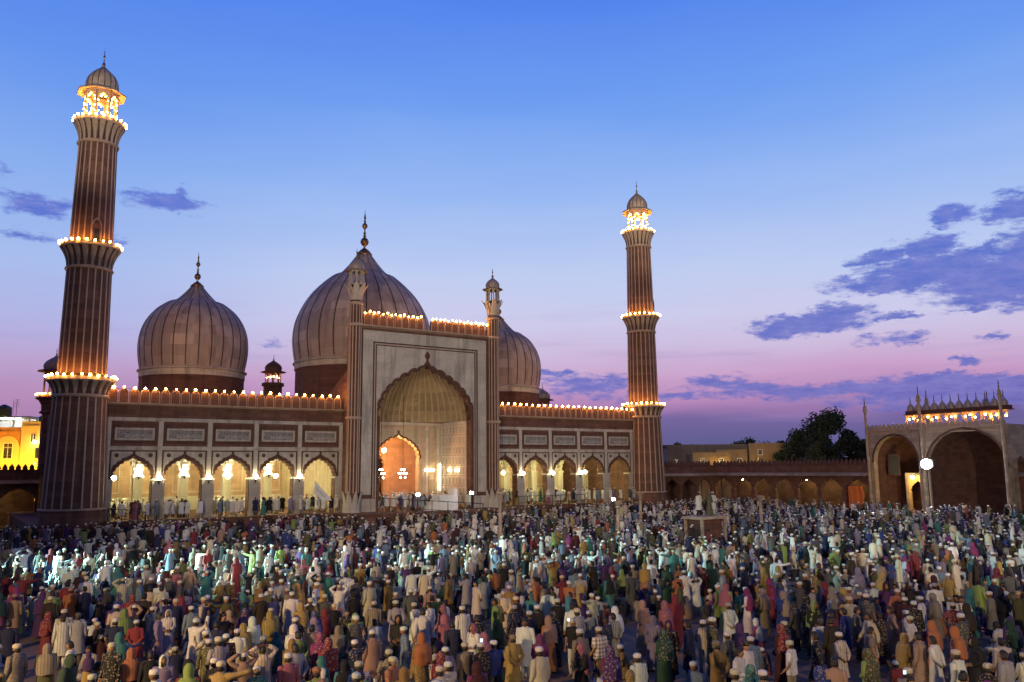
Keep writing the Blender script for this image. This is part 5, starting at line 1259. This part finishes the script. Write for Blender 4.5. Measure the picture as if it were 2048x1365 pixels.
# hand-placed people: (head px, head py, kind, tunic colour, lower colour, headgear, heading in degrees relative to the hall [0 away])
P_ = [
 (209, 1085, 'walk', 'white', 'white', 'cap white', 20), (178, 1080, 'raised', 'white', 'white', 'cap white', -30), (106, 1183, 'stand_shirt', 'lime green', 'grey', 'hair', 10), (142, 1177, 'stand', 'orange', 'beige', 'cap peach', 0),
 (234, 1211, 'stand', 'cream', 'cream', 'cap white', 0), (248, 1220, 'woman', 'olive', 'olive', 'scarf lime green', 10), (246, 1158, 'hands_head', 'cream', 'cream', 'cap cream', 0), (300, 1174, 'stand', 'cream', 'beige', 'hair', -20),
 (324, 1173, 'stand_folded', 'cream', 'cream', 'hair', 10), (265, 1190, 'woman', 'crimson', 'crimson', 'scarf crimson', 0), (157, 1228, 'stand', 'pale grey', 'grey', 'cap grey', 0), (127, 1232, 'stand', 'white', 'white', 'cap dark brown', 5),
 (352, 1139, 'woman', 'pink', 'crimson', 'scarf peach', 160), (142, 1284, 'walk', 'white', 'white', 'hair', 70), (239, 1268, 'woman', 'teal', 'yellow', 'scarf teal', -10), (263, 1299, 'woman', 'black', 'black', 'scarf orange', 0),
 (302, 1304, 'stand', 'black', 'black', 'hair', 0), (328, 1313, 'woman', 'lilac', 'lilac', 'scarf white', 170), (378, 1322, 'woman', 'black', 'black', 'scarf black', 30), (413, 1263, 'raised', 'cream', 'cream', 'cap white', 40),
 (453, 1270, 'stand', 'maroon', 'black', 'cap white', 0), (475, 1260, 'stand', 'white', 'pale grey', 'cap white', -10), (487, 1249, 'woman', 'yellow', 'yellow', 'scarf yellow', 0), (490, 1219, 'woman', 'purple', 'purple', 'scarf purple', 5),
 (528, 1274, 'stand', 'beige', 'beige', 'cap pale grey', 0), (526, 1292, 'hands_head', 'cream', 'black', 'hair', 0), (577, 1309, 'stand', 'pink', 'white', 'cap white', 0), (584, 1281, 'woman', 'olive', 'olive', 'scarf mustard', -20),
 (602, 1207, 'woman', 'yellow', 'mustard', 'scarf yellow', 0), (629, 1224, 'woman', 'navy blue', 'purple', 'scarf royal blue', 0), (640, 1267, 'woman', 'magenta', 'magenta', 'scarf magenta', 0), (657, 1279, 'woman', 'crimson', 'crimson', 'scarf crimson', -15),
 (634, 1337, 'stand_shirt', 'lime green', 'black', 'cap orange', 0), (540, 1224, 'woman', 'mustard', 'olive', 'scarf yellow', 0), (692, 1146, 'stand', 'white', 'white', 'hair', 0), (705, 1149, 'stand', 'white', 'pale grey', 'hair', 10),
 (751, 1125, 'stand', 'cream', 'cream', 'hair', 10), (839, 1116, 'stand_folded', 'white', 'white', 'cap white', 10), (940, 1111, 'walk', 'white', 'white', 'hair', -20), (860, 1174, 'stand', 'peach', 'lilac', 'cap white', 0),
 (829, 1207, 'stand_behind', 'white', 'white', 'cap cream', 30), (925, 1214, 'stand', 'white', 'black', 'cap white', 0), (889, 1231, 'woman', 'pink', 'pink', 'scarf pink', 20), (1029, 1212, 'stand', 'navy blue', 'navy blue', 'cap pale grey', 0),
 (1075, 1212, 'stand', 'dark brown', 'dark brown', 'cap white', 0), (1096, 1179, 'walk', 'white', 'white', 'hair', -60), (1142, 1186, 'stand_shirt', 'black', 'black', 'hair', 10), (1183, 1188, 'reach', 'cream', 'beige', 'cap white', 180),
 (1198, 1256, 'stand_shirt', 'white', 'black', 'cap cream', 0), (1079, 1296, 'stand', 'cream', 'cream', 'cap white', 0), (1026, 1272, 'stand_behind', 'yellow', 'beige', 'cap mustard', 0), (988, 1283, 'stand_shirt', 'royal blue', 'grey', 'cap white', 0),
 (962, 1287, 'stand', 'dark brown', 'dark brown', 'cap white', 10), (930, 1287, 'stand', 'beige', 'beige', 'cap cream', -10), (1097, 1234, 'woman', 'orange', 'maroon', 'scarf peach', 0), (882, 1306, 'woman', 'crimson', 'beige', 'scarf crimson', 0),
 (954, 1327, 'woman', 'magenta', 'magenta', 'scarf maroon', 0), (897, 1326, 'stand', 'cream', 'cream', 'cap white', 20), (880, 1335, 'stand', 'cream', 'cream', 'cap cream', -10), (808, 1338, 'woman', 'olive', 'olive', 'scarf mustard', -40),
 (718, 1325, 'stand_shirt', 'pale grey', 'grey', 'cap cream', 0), (843, 1268, 'woman', 'mustard', 'orange', 'scarf orange', 0), (711, 1229, 'woman', 'lime green', 'lime green', 'scarf lime green', 0), (1275, 1309, 'stand', 'white', 'white', 'cap white', 0),
 (1329, 1204, 'woman', 'pink', 'lilac', 'scarf pink', 0), (1326, 1261, 'woman', 'dark green', 'black', 'scarf dark green', 0), (1354, 1148, 'stand', 'orange', 'orange', 'cap orange', 0), (1368, 1142, 'walk', 'white', 'white', 'cap white', -50),
 (1429, 1092, 'stand', 'white', 'white', 'cap white', 0), (1457, 1207, 'stand_behind', 'white', 'white', 'cap pale grey', 0), (1494, 1179, 'woman', 'white', 'cream', 'scarf magenta', 20), (1556, 1134, 'woman', 'lime green', 'olive', 'scarf yellow', 0),
 (1609, 1133, 'stand', 'yellow', 'white', 'cap yellow', 0), (1630, 1155, 'woman', 'mustard', 'mustard', 'scarf mustard', 0), (1663, 1175, 'woman', 'yellow', 'cream', 'scarf beige', 0), (1641, 1239, 'walk', 'white', 'white', 'cap grey', -60),
 (1588, 1205, 'stand', 'grey', 'black', 'hair', 0), (1737, 1227, 'walk', 'cream', 'beige', 'hair', 60), (1716, 1137, 'woman', 'lilac', 'sky blue', 'scarf lilac', 0), (1780, 1121, 'stand_shirt', 'royal blue', 'navy blue', 'hair', 0),
 (1944, 1113, 'woman', 'yellow', 'yellow', 'scarf turquoise', -40), (1985, 1105, 'walk', 'white', 'white', 'cap white', 50), (1868, 1168, 'stand_folded', 'white', 'white', 'cap pale grey', -60), (1809, 1196, 'stand', 'maroon', 'black', 'cap white', -80),
 (1827, 1204, 'stand', 'black', 'black', 'cap white', -80), (1905, 1207, 'stand_shirt', 'crimson', 'black', 'cap cream', -70), (1933, 1209, 'woman', 'black', 'black', 'scarf dark brown', 0), (1490, 1285, 'stand', 'white', 'white', 'cap black', 172),
 (1477, 1297, 'stand_folded', 'white', 'white', 'hair', -160), (1501, 1333, 'woman', 'teal', 'teal', 'scarf teal', 0), (1526, 1343, 'stand', 'peach', 'beige', 'cap white', -15), (1470, 1341, 'stand', 'cream', 'white', 'cap cream', 0),
 (1837, 1267, 'stand', 'peach', 'grey', 'hair', 0), (1866, 1274, 'stand_behind', 'white', 'white', 'hair', 10), (1912, 1302, 'stand', 'white', 'white', 'cap cream', 0), (1974, 1329, 'stand', 'dark brown', 'dark brown', 'cap cream', -100),
 (2009, 1304, 'stand', 'pale grey', 'white', 'hair', 0), (1924, 1345, 'stand', 'mustard', 'black', 'hair', -90), (1433, 1284, 'stand_behind', 'mustard', 'beige', 'cap beige', 0), (1668, 1318, 'stand', 'peach', 'white', 'hair', -60),
 (1735, 1300, 'woman', 'lime green', 'olive', 'scarf olive', 0), (1562, 1250, 'woman', 'maroon', 'maroon', 'scarf crimson', 0), (1230, 1215, 'woman', 'lilac', 'lilac', 'scarf white', 0), (1160, 1260, 'stand', 'beige', 'beige', 'cap white', 0),
 (30, 1190, 'stand', 'peach', 'beige', 'cap peach', 0), (35, 1290, 'stand', 'beige', 'beige', 'cap cream', 30), (95, 1290, 'woman', 'olive', 'beige', 'scarf beige', 0), (745, 1262, 'stand', 'peach', 'white', 'cap white', 0),
]
people = []      # dict(x, y, z, kind, top, low, head, hdg, sc)
def free(x, y, dmin, lst):
    for q in lst:
        if (q['x']-x)**2+(q['y']-y)**2 < dmin*dmin: return False
    return True
for px, py, kind, tc_, lc_, hg, hd in P_:
    sc = random.uniform(.90, .97); ht = GZ+1.69*sc
    P = at_z(px, py, ht)
    people.append(dict(x=P.x, y=P.y, z=GZ, kind=kind, top=tc_, low=lc_, head=hg, hdg=hd, sc=sc, fixed=True))
# the four on the dais
def dais_pt(a, b): c, s_ = math.cos(ROTH), math.sin(ROTH); return 14.4+a*c-b*s_, 63.8+a*s_+b*c
for (a, b), kd, tc_, lc_, hg, hd in (((-.9, -.3), 'stand', 'white', 'black', 'hair', 0), ((-.2, .3), 'stand_folded', 'white', 'white', 'cap white', 30), ((.0, -.5), 'woman', 'olive', 'lime green', 'scarf olive', 0), ((.75, -.2), 'stand_behind', 'white', 'white', 'cap white', 0)):
    x, y = dais_pt(a, b); people.append(dict(x=x, y=y, z=1.75, kind=kd, top=tc_, low=lc_, head=hg, hdg=hd, sc=1.04, fixed=True, where='on the stone dais'))
# people standing in the arches of the hall, on its floor
row = []
for i in range(330):
    u = random.uniform(2.6, 23.6) if i < 190 else random.uniform(43, 63) if i < 270 else random.uniform(28, 38)
    near = min(abs(u-(U0+k*BW)) for k in range(6)) < .75 if u < 24 else False
    d_ = random.uniform(-1.2, -.3) if random.random() < .4 else random.uniform(1.2, 8)
    if 27 < u < 39: d_ = random.uniform(-5.3, 3.5)
    if 27 < u < 39 and abs(u-34) < 3 and -5 < d_ < -2: continue
    if near and d_ > -.5: continue
    P = HW(u, d_)
    if not free(P.x, P.y, .5, row): continue
    bright = random.random()
    wo = random.random() < .08
    row.append(dict(x=P.x, y=P.y, z=FLOOR, kind=('woman' if wo else random.choice(['stand', 'stand_folded', 'walk', 'stand_behind'])), top=random.choice(WOM) if wo else random.choice(['white']*14+['pale grey', 'sky blue', 'black', 'navy blue', 'lilac', 'grey', 'cream']), low='white', head='scarf '+random.choice(WOM) if wo else random.choice(['cap white', 'cap white', 'hair']), hdg=random.choice([0, 0, 180, 90, -90])+random.uniform(-30, 30), sc=random.uniform(.97, 1.05),
                    where='in the left arcade' if u < 24 else 'in the right arcade'))
hall_people = row
# flag bearer
fb = HW(20.25, -3.0); people.append(dict(x=fb.x, y=fb.y, z=GZ, kind='raised', top='white', low='white', head='cap white', hdg=20, sc=1.03, fixed=True, where='holding up the white flag'))

OBST = [(14.4, 63.8, 1.8)] + [(HW(u, 0).x, HW(u, 0).y, 3.1) for u in (0, 66)]
def ok_place(x, y):
    for ox, oy, r_ in OBST:
        if (x-ox)**2+(y-oy)**2 < r_*r_: return False
    rel = Vector((x-LX, y-LY)); u = rel.x*sA+rel.y*cA; d = -rel.x*cA+rel.y*sA
    if d > -1.9 and -3.6 < u < 69.5: return False
    if 22.0 < u < 44.0 and d > -6.0: return False
    if u < -3.4 and d > 22.6: return False
    if u > 83.3 or (u > 67 and d > 4.5): return False
    if 81.6 < u and -38 < d < -19.5: return False
    return True
# candidates: rows facing the hall
def cl(n_, s_): return mnoise(Vector((n_[0]*s_, n_[1]*s_, 3.3)))
cand = []
random.seed(11)
d = -1.9
rowi = 0
while d > -110:
    pitch = .90
    u = -75
    while u < 84:
        x0 = HW(u, d); jx = x0.x+random.gauss(0, .13); jy = x0.y+random.gauss(0, .13)
        u += random.uniform(.56, .80)
        if jy < 13.2 or abs(jx) > .66*jy+1.5: continue
        if not ok_place(jx, jy): continue
        nz = cl((jx, jy), .19)
        near_f = 1.0 if jy > 60 else .70+.30*max(0, (jy-15)/45)
        if random.random() > near_f*(.98 if nz > 0 else .55 if nz > -.18 else .16 if jy < 50 else .4): continue
        cand.append((jy, jx, nz))
    d -= pitch; rowi += 1
cand.sort()
placed = [q for q in people]
near_cells = {}
def cell(x, y): return (int(x//1), int(y//1))
for q in placed: near_cells.setdefault(cell(q['x'], q['y']), []).append(q)
gen = []
for jy, jx, nz in cand:
    c0 = cell(jx, jy); bad = False
    for a in (-1, 0, 1):
        for b in (-1, 0, 1):
            for q in near_cells.get((c0[0]+a, c0[1]+b), ()):
                if (q['x']-jx)**2+(q['y']-jy)**2 < .2: bad = True
    if bad: continue
    wo = random.random() < (.34 if jy < 34 else .16 if jy < 60 else .05)
    # closer in people stand and mill about; farther they sit in rows
    ps = .80 if jy < 24 else .58 if jy < 32 else .26 if jy < 50 else .08
    dd_ = -(-(jx-LX)*cA+(jy-LY)*sA)
    if dd_ < 7 and jy > 60: ps = .9
    ps = min(1, max(.04, ps+.30*nz))
    stnd = random.random() < ps
    if wo:
        kind = random.choice(['woman', 'woman', 'woman_walk']) if stnd else 'sit_woman'
        c1 = random.choice(WOM); head = 'scarf '+(c1 if random.random() < .55 else random.choice(WOM)); c2 = c1
    else:
        kind = random.choice(['stand', 'stand', 'stand_shirt', 'stand_folded', 'stand_behind', 'walk', 'stand']) if stnd else random.choice(['sit', 'kneel', 'kneel'])
        if random.random() < .09: kind = random.choice(['raised', 'reach', 'hands_head'])
        c1 = random.choice(MEN); head = random.choice(['cap white', 'cap white', 'cap cream', 'hair', 'hair']) if jy < 50 else random.choice(['cap white', 'cap white', 'cap cream', 'hair'])
        c2 = c1 if c1 in ('white', 'cream', 'pale grey') and kind != 'stand_shirt' else random.choice(['black', 'grey', 'dark brown', 'beige', 'white', 'pale grey'])
    hdg = random.gauss(0, 25) if random.random() < .55 or jy > 55 else random.uniform(-180, 180)
    q = dict(x=jx, y=jy, z=GZ, kind=kind, top=c1, low=c2, head=head, hdg=hdg, sc=random.uniform(.86, 1.0)*(random.uniform(.6, .8) if random.random() < .08 else 1))
    near_cells.setdefault(c0, []).append(q); gen.append(q)

def in_view(q):
    h_ = 1.7 if q['kind'] not in ('sit', 'sit_woman', 'kneel') else .8
    a, b = to_px((q['x'], q['y'], q['z']+h_)); return -20 < a < 2068 and b < 1372
vis = [q for q in gen if in_view(q)]
fixed = [q for q in people]
n_single = 300-len(fixed)
singles = fixed + vis[:n_single]
sset = set(id(q) for q in singles)
mass = [q for q in gen if id(q) not in sset and (q['y'] > 15)] + hall_people

# ---- labels that single each person out by look and neighbour
KW = {'stand': 'standing', 'stand_shirt': 'standing', 'stand_folded': 'standing with folded arms', 'stand_behind': 'standing with hands clasped behind', 'walk': 'walking', 'reach': 'stretching one arm out', 'raised': 'with hands raised', 'hands_head': 'with hands on head',
      'woman': 'standing', 'woman_walk': 'walking', 'sit': 'sitting cross-legged', 'sit_woman': 'sitting', 'kneel': 'kneeling'}
def short(q):
    w = q['kind'] in ('woman', 'woman_walk', 'sit_woman')
    if w: return 'woman in %s scarf' % q['head'].split(' ', 1)[1]
    if q['head'] == 'hair': return 'bareheaded man in %s' % q['top']
    return 'capped man in %s' % q['top']
def look(q):
    w = q['kind'] in ('woman', 'woman_walk', 'sit_woman')
    if w:
        sc_ = q['head'].split(' ', 1)[1]
        return 'woman in %s scarf and %s dress' % (sc_, q['top']) if sc_ != q['top'] else 'woman all in %s' % q['top']
    gar = 'shirt' if q['kind'] == 'stand_shirt' else 'tunic'
    return ('bareheaded man in %s %s' % (q['top'], gar)) if q['head'] == 'hair' else 'man in %s %s and %s cap' % (q['top'], gar, q['head'].split(' ', 1)[1])
def make_labels(ps):
    px_ = {id(q): to_px((q['x'], q['y'], q['z']+1.2)) for q in ps}
    used = set()
    for q in ps:
        a = px_[id(q)]
        oth = sorted([o for o in ps if o is not q], key=lambda o: (px_[id(o)][0]-a[0])**2+(px_[id(o)][1]-a[1])**2)[:10]
        opts = []
        kw = KW[q['kind']]
        if 'where' in q: opts += ['%s %s' % (look(q), q['where'])]
        if q.get('special'): opts = [q['special']]
        for o in oth[:6]:
            b = px_[id(o)]; dx_, dy_ = b[0]-a[0], b[1]-a[1]
            rel = 'left of' if dx_ > abs(dy_) else 'right of' if -dx_ > abs(dy_) else 'behind' if dy_ > 0 else 'in front of'
            opts.append('%s %s %s' % (look(q), rel, short(o))); opts.append('%s %s %s %s' % (look(q), kw.split(' ')[0], rel, short(o)))
        for o in oth[:5]:
            for o2 in oth[:6]:
                if o2 is o: continue
                opts.append('%s between %s and %s' % (look(q), short(o), short(o2)))
        lab = None
        for s_ in opts:
            if s_ not in used and 4 <= len(s_.split()) <= 16: lab = s_; break
        used.add(lab or look(q)); q['label'] = lab or look(q)
for q in people:
    a = to_px((q['x'], q['y'], q['z']+1.69*q['sc']))
    if abs(a[0]-1198) < 4 and abs(a[1]-1256) < 6: q['special'] = 'man in white shirt with brown checks, black trousers and cream cap'; q['plaid'] = True
    if abs(a[0]-1183) < 3 and abs(a[1]-1188) < 5: q['special'] = 'man in cream tunic and white cap stretching his arm out sideways'
    if abs(a[0]-1490) < 3 and abs(a[1]-1285) < 5: q['special'] = 'man in white with black-banded cap turned towards the viewer'
    if abs(a[0]-718) < 3 and abs(a[1]-1325) < 5: q['special'] = 'man in grey striped shirt near the bottom edge'; q['striped'] = True
make_labels(singles)
random.seed(5)
def checked(name, vertical=True):
    m = bpy.data.materials.new(name); m.use_nodes = True; t = N(m.node_tree); bs = m.node_tree.nodes['Principled BSDF']
    tcn = t.new('ShaderNodeTexCoord'); spx = t.new('ShaderNodeSeparateXYZ'); t.put(spx.inputs[0], tcn.outputs['Object'])
    fz = t.m('LESS_THAN', t.m('FRACT', t.m('MULTIPLY', spx.outputs[2], 9)), .38)
    if vertical:
        fx = t.m('LESS_THAN', t.m('FRACT', t.m('MULTIPLY', spx.outputs[0], 9)), .38); f_ = t.m('MULTIPLY', t.m('ADD', fx, fz), .45)
    else: f_ = t.m('MULTIPLY', t.m('LESS_THAN', t.m('FRACT', t.m('MULTIPLY', spx.outputs[2], 22)), .45), .7)
    t.l.new(t.mix(f_, (.68, .62, .58), (.12, .045, .035)), bs.inputs['Base Color']); bs.inputs['Roughness'].default_value = .9; return m
PLAID = checked('brown_checked_cloth'); STRI = checked('striped_cloth', False)
BANDC = plain('black_band', (.01, .01, .01), .8)
def ocol(o, c): o.color = tuple(c)+(1,)
for q in singles:
    M = POSE[q['kind']]; rz = FACE+R(q['hdg'])
    o = bpy.data.objects.new('person', M['body']); COL.objects.link(o)
    o.location = (q['x'], q['y'], q['z']); o.rotation_euler = (0, 0, rz); o.scale = (q['sc'],)*3
    o['label'] = q['label']; o['category'] = 'person'; o['group'] = 'people in the courtyard crowd'
    ocol(o, jit(random.choice(SKINS), .1))
    c1 = jit(PAL[q['top']]); tn = 'dress' if q['kind'] in ('woman', 'woman_walk', 'sit_woman') else 'tunic' if q['kind'] != 'stand_shirt' else 'shirt'
    m_ = M['tunic']
    if q.get('plaid') or q.get('striped'): m_ = m_.copy(); m_.materials[0] = PLAID if q.get('plaid') else STRI
    c = link(tn, m_, o); ocol(c, c1)
    c = link('trousers', M['trousers'], o); ocol(c, jit(PAL[q['low']]))
    hk, _, hc = q['head'].partition(' ')
    if hk == 'cap': c = link('skullcap', M['skullcap'], o); ocol(c, jit(PAL[hc])); c2 = link('hair', M['hair'], o); c2.scale = (.98, .98, .995)
    elif hk == 'scarf': c = link('headscarf', M.get('headscarf') or POSE['woman']['headscarf'], o); ocol(c, jit(PAL[hc]))
    else: link('hair', M['hair'], o)

# ---- the rest of the crowd: one object, light copies of the same poses with colour per person
def lod(me, ratio):
    o = bpy.data.objects.new('t', me); COL.objects.link(o)
    tr = o.modifiers.new('t', 'TRIANGULATE'); md = o.modifiers.new('d', 'DECIMATE'); md.ratio = ratio
    dg = bpy.context.evaluated_depsgraph_get(); m2 = bpy.data.meshes.new_from_object(o.evaluated_get(dg)); bpy.data.objects.remove(o)
    v = np.empty(len(m2.vertices)*3, np.float32); m2.vertices.foreach_get('co', v)
    m2.calc_loop_triangles(); f = np.empty(len(m2.loop_triangles)*3, np.int32); m2.loop_triangles.foreach_get('vertices', f)
    bpy.data.meshes.remove(m2); return v.reshape(-1, 3), f.reshape(-1, 3)
def tris(me): me.calc_loop_triangles(); return max(1, len(me.loop_triangles))
LODT = {}
for lv, (nb_, nt, nl, nh) in enumerate(((420, 260, 90, 44), (200, 150, 40, 30), (56, 64, 12, 16))):
    for k_, M in POSE.items():
        parts = [(0, lod(M['body'], min(1, nb_/tris(M['body'])))), (1, lod(M['tunic'], min(1, nt/tris(M['tunic'])))), (2, lod(M['trousers'], min(1, nl/tris(M['trousers']))))]
        parts_cap = parts+[(3, lod(M['skullcap'], min(1, nh/tris(M['skullcap']))))]
        hair = parts+[(4, lod(M['hair'], min(1, nh/tris(M['hair']))))]
        sc_ = parts+[(3, lod(M['headscarf'], min(1, nh*2.4/tris(M['headscarf']))))] if 'headscarf' in M else None
        for tag_, pp in (('cap', parts_cap), ('hair', hair), ('scarf', sc_)):
            if not pp: continue
            V = np.concatenate([p[1][0] for p in pp]); off = np.cumsum([0]+[len(p[1][0]) for p in pp[:-1]])
            F = np.concatenate([p[1][1]+o_ for p, o_ in zip(pp, off)]); K = np.concatenate([np.full(len(p[1][0]), p[0]) for p in pp])
            LODT[(lv, k_, tag_)] = (V, F, K)
AV = []; AF = []; AC = []; off = 0
for q in mass:
    lv = 0 if q['y'] < 27 else 1 if q['y'] < 48 else 2
    hk, _, hc = q['head'].partition(' ')
    V, F, K = LODT[(lv, q['kind'], hk)]
    a = FACE+R(q['hdg']); c, s_ = math.cos(a)*q['sc'], math.sin(a)*q['sc']
    X = V[:, 0]*c-V[:, 1]*s_+q['x']; Y = V[:, 0]*s_+V[:, 1]*c+q['y']; Z = V[:, 2]*q['sc']+q['z']
    AV.append(np.stack([X, Y, Z], 1)); AF.append(F+off); off += len(V)
    cols = np.array([jit(random.choice(SKINS), .1), jit(PAL[q['top']]), jit(PAL[q['low']]), jit(PAL[hc]) if hc else (.012, .01, .01), (.012, .01, .01)], np.float32)
    AC.append(cols[K])
AV = np.concatenate(AV).astype(np.float32); AF = np.concatenate(AF).astype(np.int32); AC = np.concatenate(AC)
me = bpy.data.meshes.new('crowd'); me.vertices.add(len(AV)); me.vertices.foreach_set('co', AV.ravel())
me.loops.add(AF.size); me.loops.foreach_set('vertex_index', AF.ravel()); me.polygons.add(len(AF)); me.polygons.foreach_set('loop_start', np.arange(0, AF.size, 3, dtype=np.int32))
me.update(calc_edges=True)
ca = me.color_attributes.new('cloth', 'FLOAT_COLOR', 'POINT'); ca.data.foreach_set('color', np.concatenate([AC, np.ones((len(AC), 1))], 1).astype(np.float32).ravel())
me.shade_smooth()
CM = bpy.data.materials.new('crowd_cloth'); CM.use_nodes = True; t = N(CM.node_tree); bs = CM.node_tree.nodes['Principled BSDF']
at = t.new('ShaderNodeVertexColor'); at.layer_name = 'cloth'; t.l.new(at.outputs[0], bs.inputs['Base Color']); bs.inputs['Roughness'].default_value = .85
me.materials.append(CM)
crowd = link('crowd', me, None, kind='stuff', label='dense crowd of worshippers filling the courtyard up to the hall and the gate', category='crowd')
print('people', len(singles), len(mass), 'tris', len(AF))

# ---- flag with dark writing, phones
fl = thing('flag', 'white pennant with dark lettering held up in the crowd before the fifth arch', 'flag', (fb.x, fb.y, -.1), ROTH)
G().tube([(.12, .1, 1.5), (0, 0, 4.6)], .02, 6).build('pole', WHITEP, fl)
g = G(); rows = []
for i in range(13):
    t_ = i/12; top = Vector((.0+1.75*t_, .10*math.sin(t_*5), 4.55-1.95*t_)); bot = Vector((-.05+.85*t_+.0, .10*math.sin(t_*5+.4), 3.35-.75*t_))
    if t_ > 0: pass
    rows.append([tuple(top.lerp(bot, j/4)) for j in range(5)])
g.loft(rows, False); rows = [[(a, b+.015, c_) for a, b, c_ in r_] for r_ in rows]; g.loft(rows, False)
cloth = g.build('cloth', WHITEC, fl, smooth=True)
random.seed(3)
for i in range(7):
    t_ = .2+.09*i; P = Vector((1.75*t_, .10*math.sin(t_*5), 4.55-1.95*t_)).lerp(Vector((-.05+.85*t_, .10*math.sin(t_*5+.4), 3.35-.75*t_)), .42+.05*(i % 3))
    g = G(); g.tube([(P.x-.05, P.y-.03, P.z+.06), (P.x+.0, P.y-.03, P.z-.06), (P.x+.07, P.y-.03, P.z-.02)], .018, 4); g.tube([(P.x-.01, P.y-.03, P.z+.12), (P.x+.05, P.y-.03, P.z+.10)], .014, 4)
    g.build('letter', BLACK, cloth)
for i, (px, py, z, lb) in enumerate(((1137, 1240, 1.45, 'glowing phone held up near the black-shirted man in mid crowd'), (1809, 1345, 1.3, 'phone screen glowing blue near the bottom right edge'), (963, 1281, 1.75, 'glowing phone among the capped men at bottom centre'), (1040, 1031, 1.5, 'tiny bright phone in the crowd right of the portal'), (1645, 1034, 1.5, 'tiny bright phone in the crowd left of the gate'), (1275, 1085, 1.5, 'bright phone in the crowd below the farther minaret'))):
    P = at_z(px, py, z); t_ = thing('phone', lb, 'phone', tuple(P), random.uniform(-.4, .4), 'glowing phones in the crowd')
    G().box(-.034, .034, -.004, .004, -.04, .04).build('case', METAL, t_); G().box(-.03, .03, -.008, -.0045, -.036, .036).build('screen', PHONE, t_)
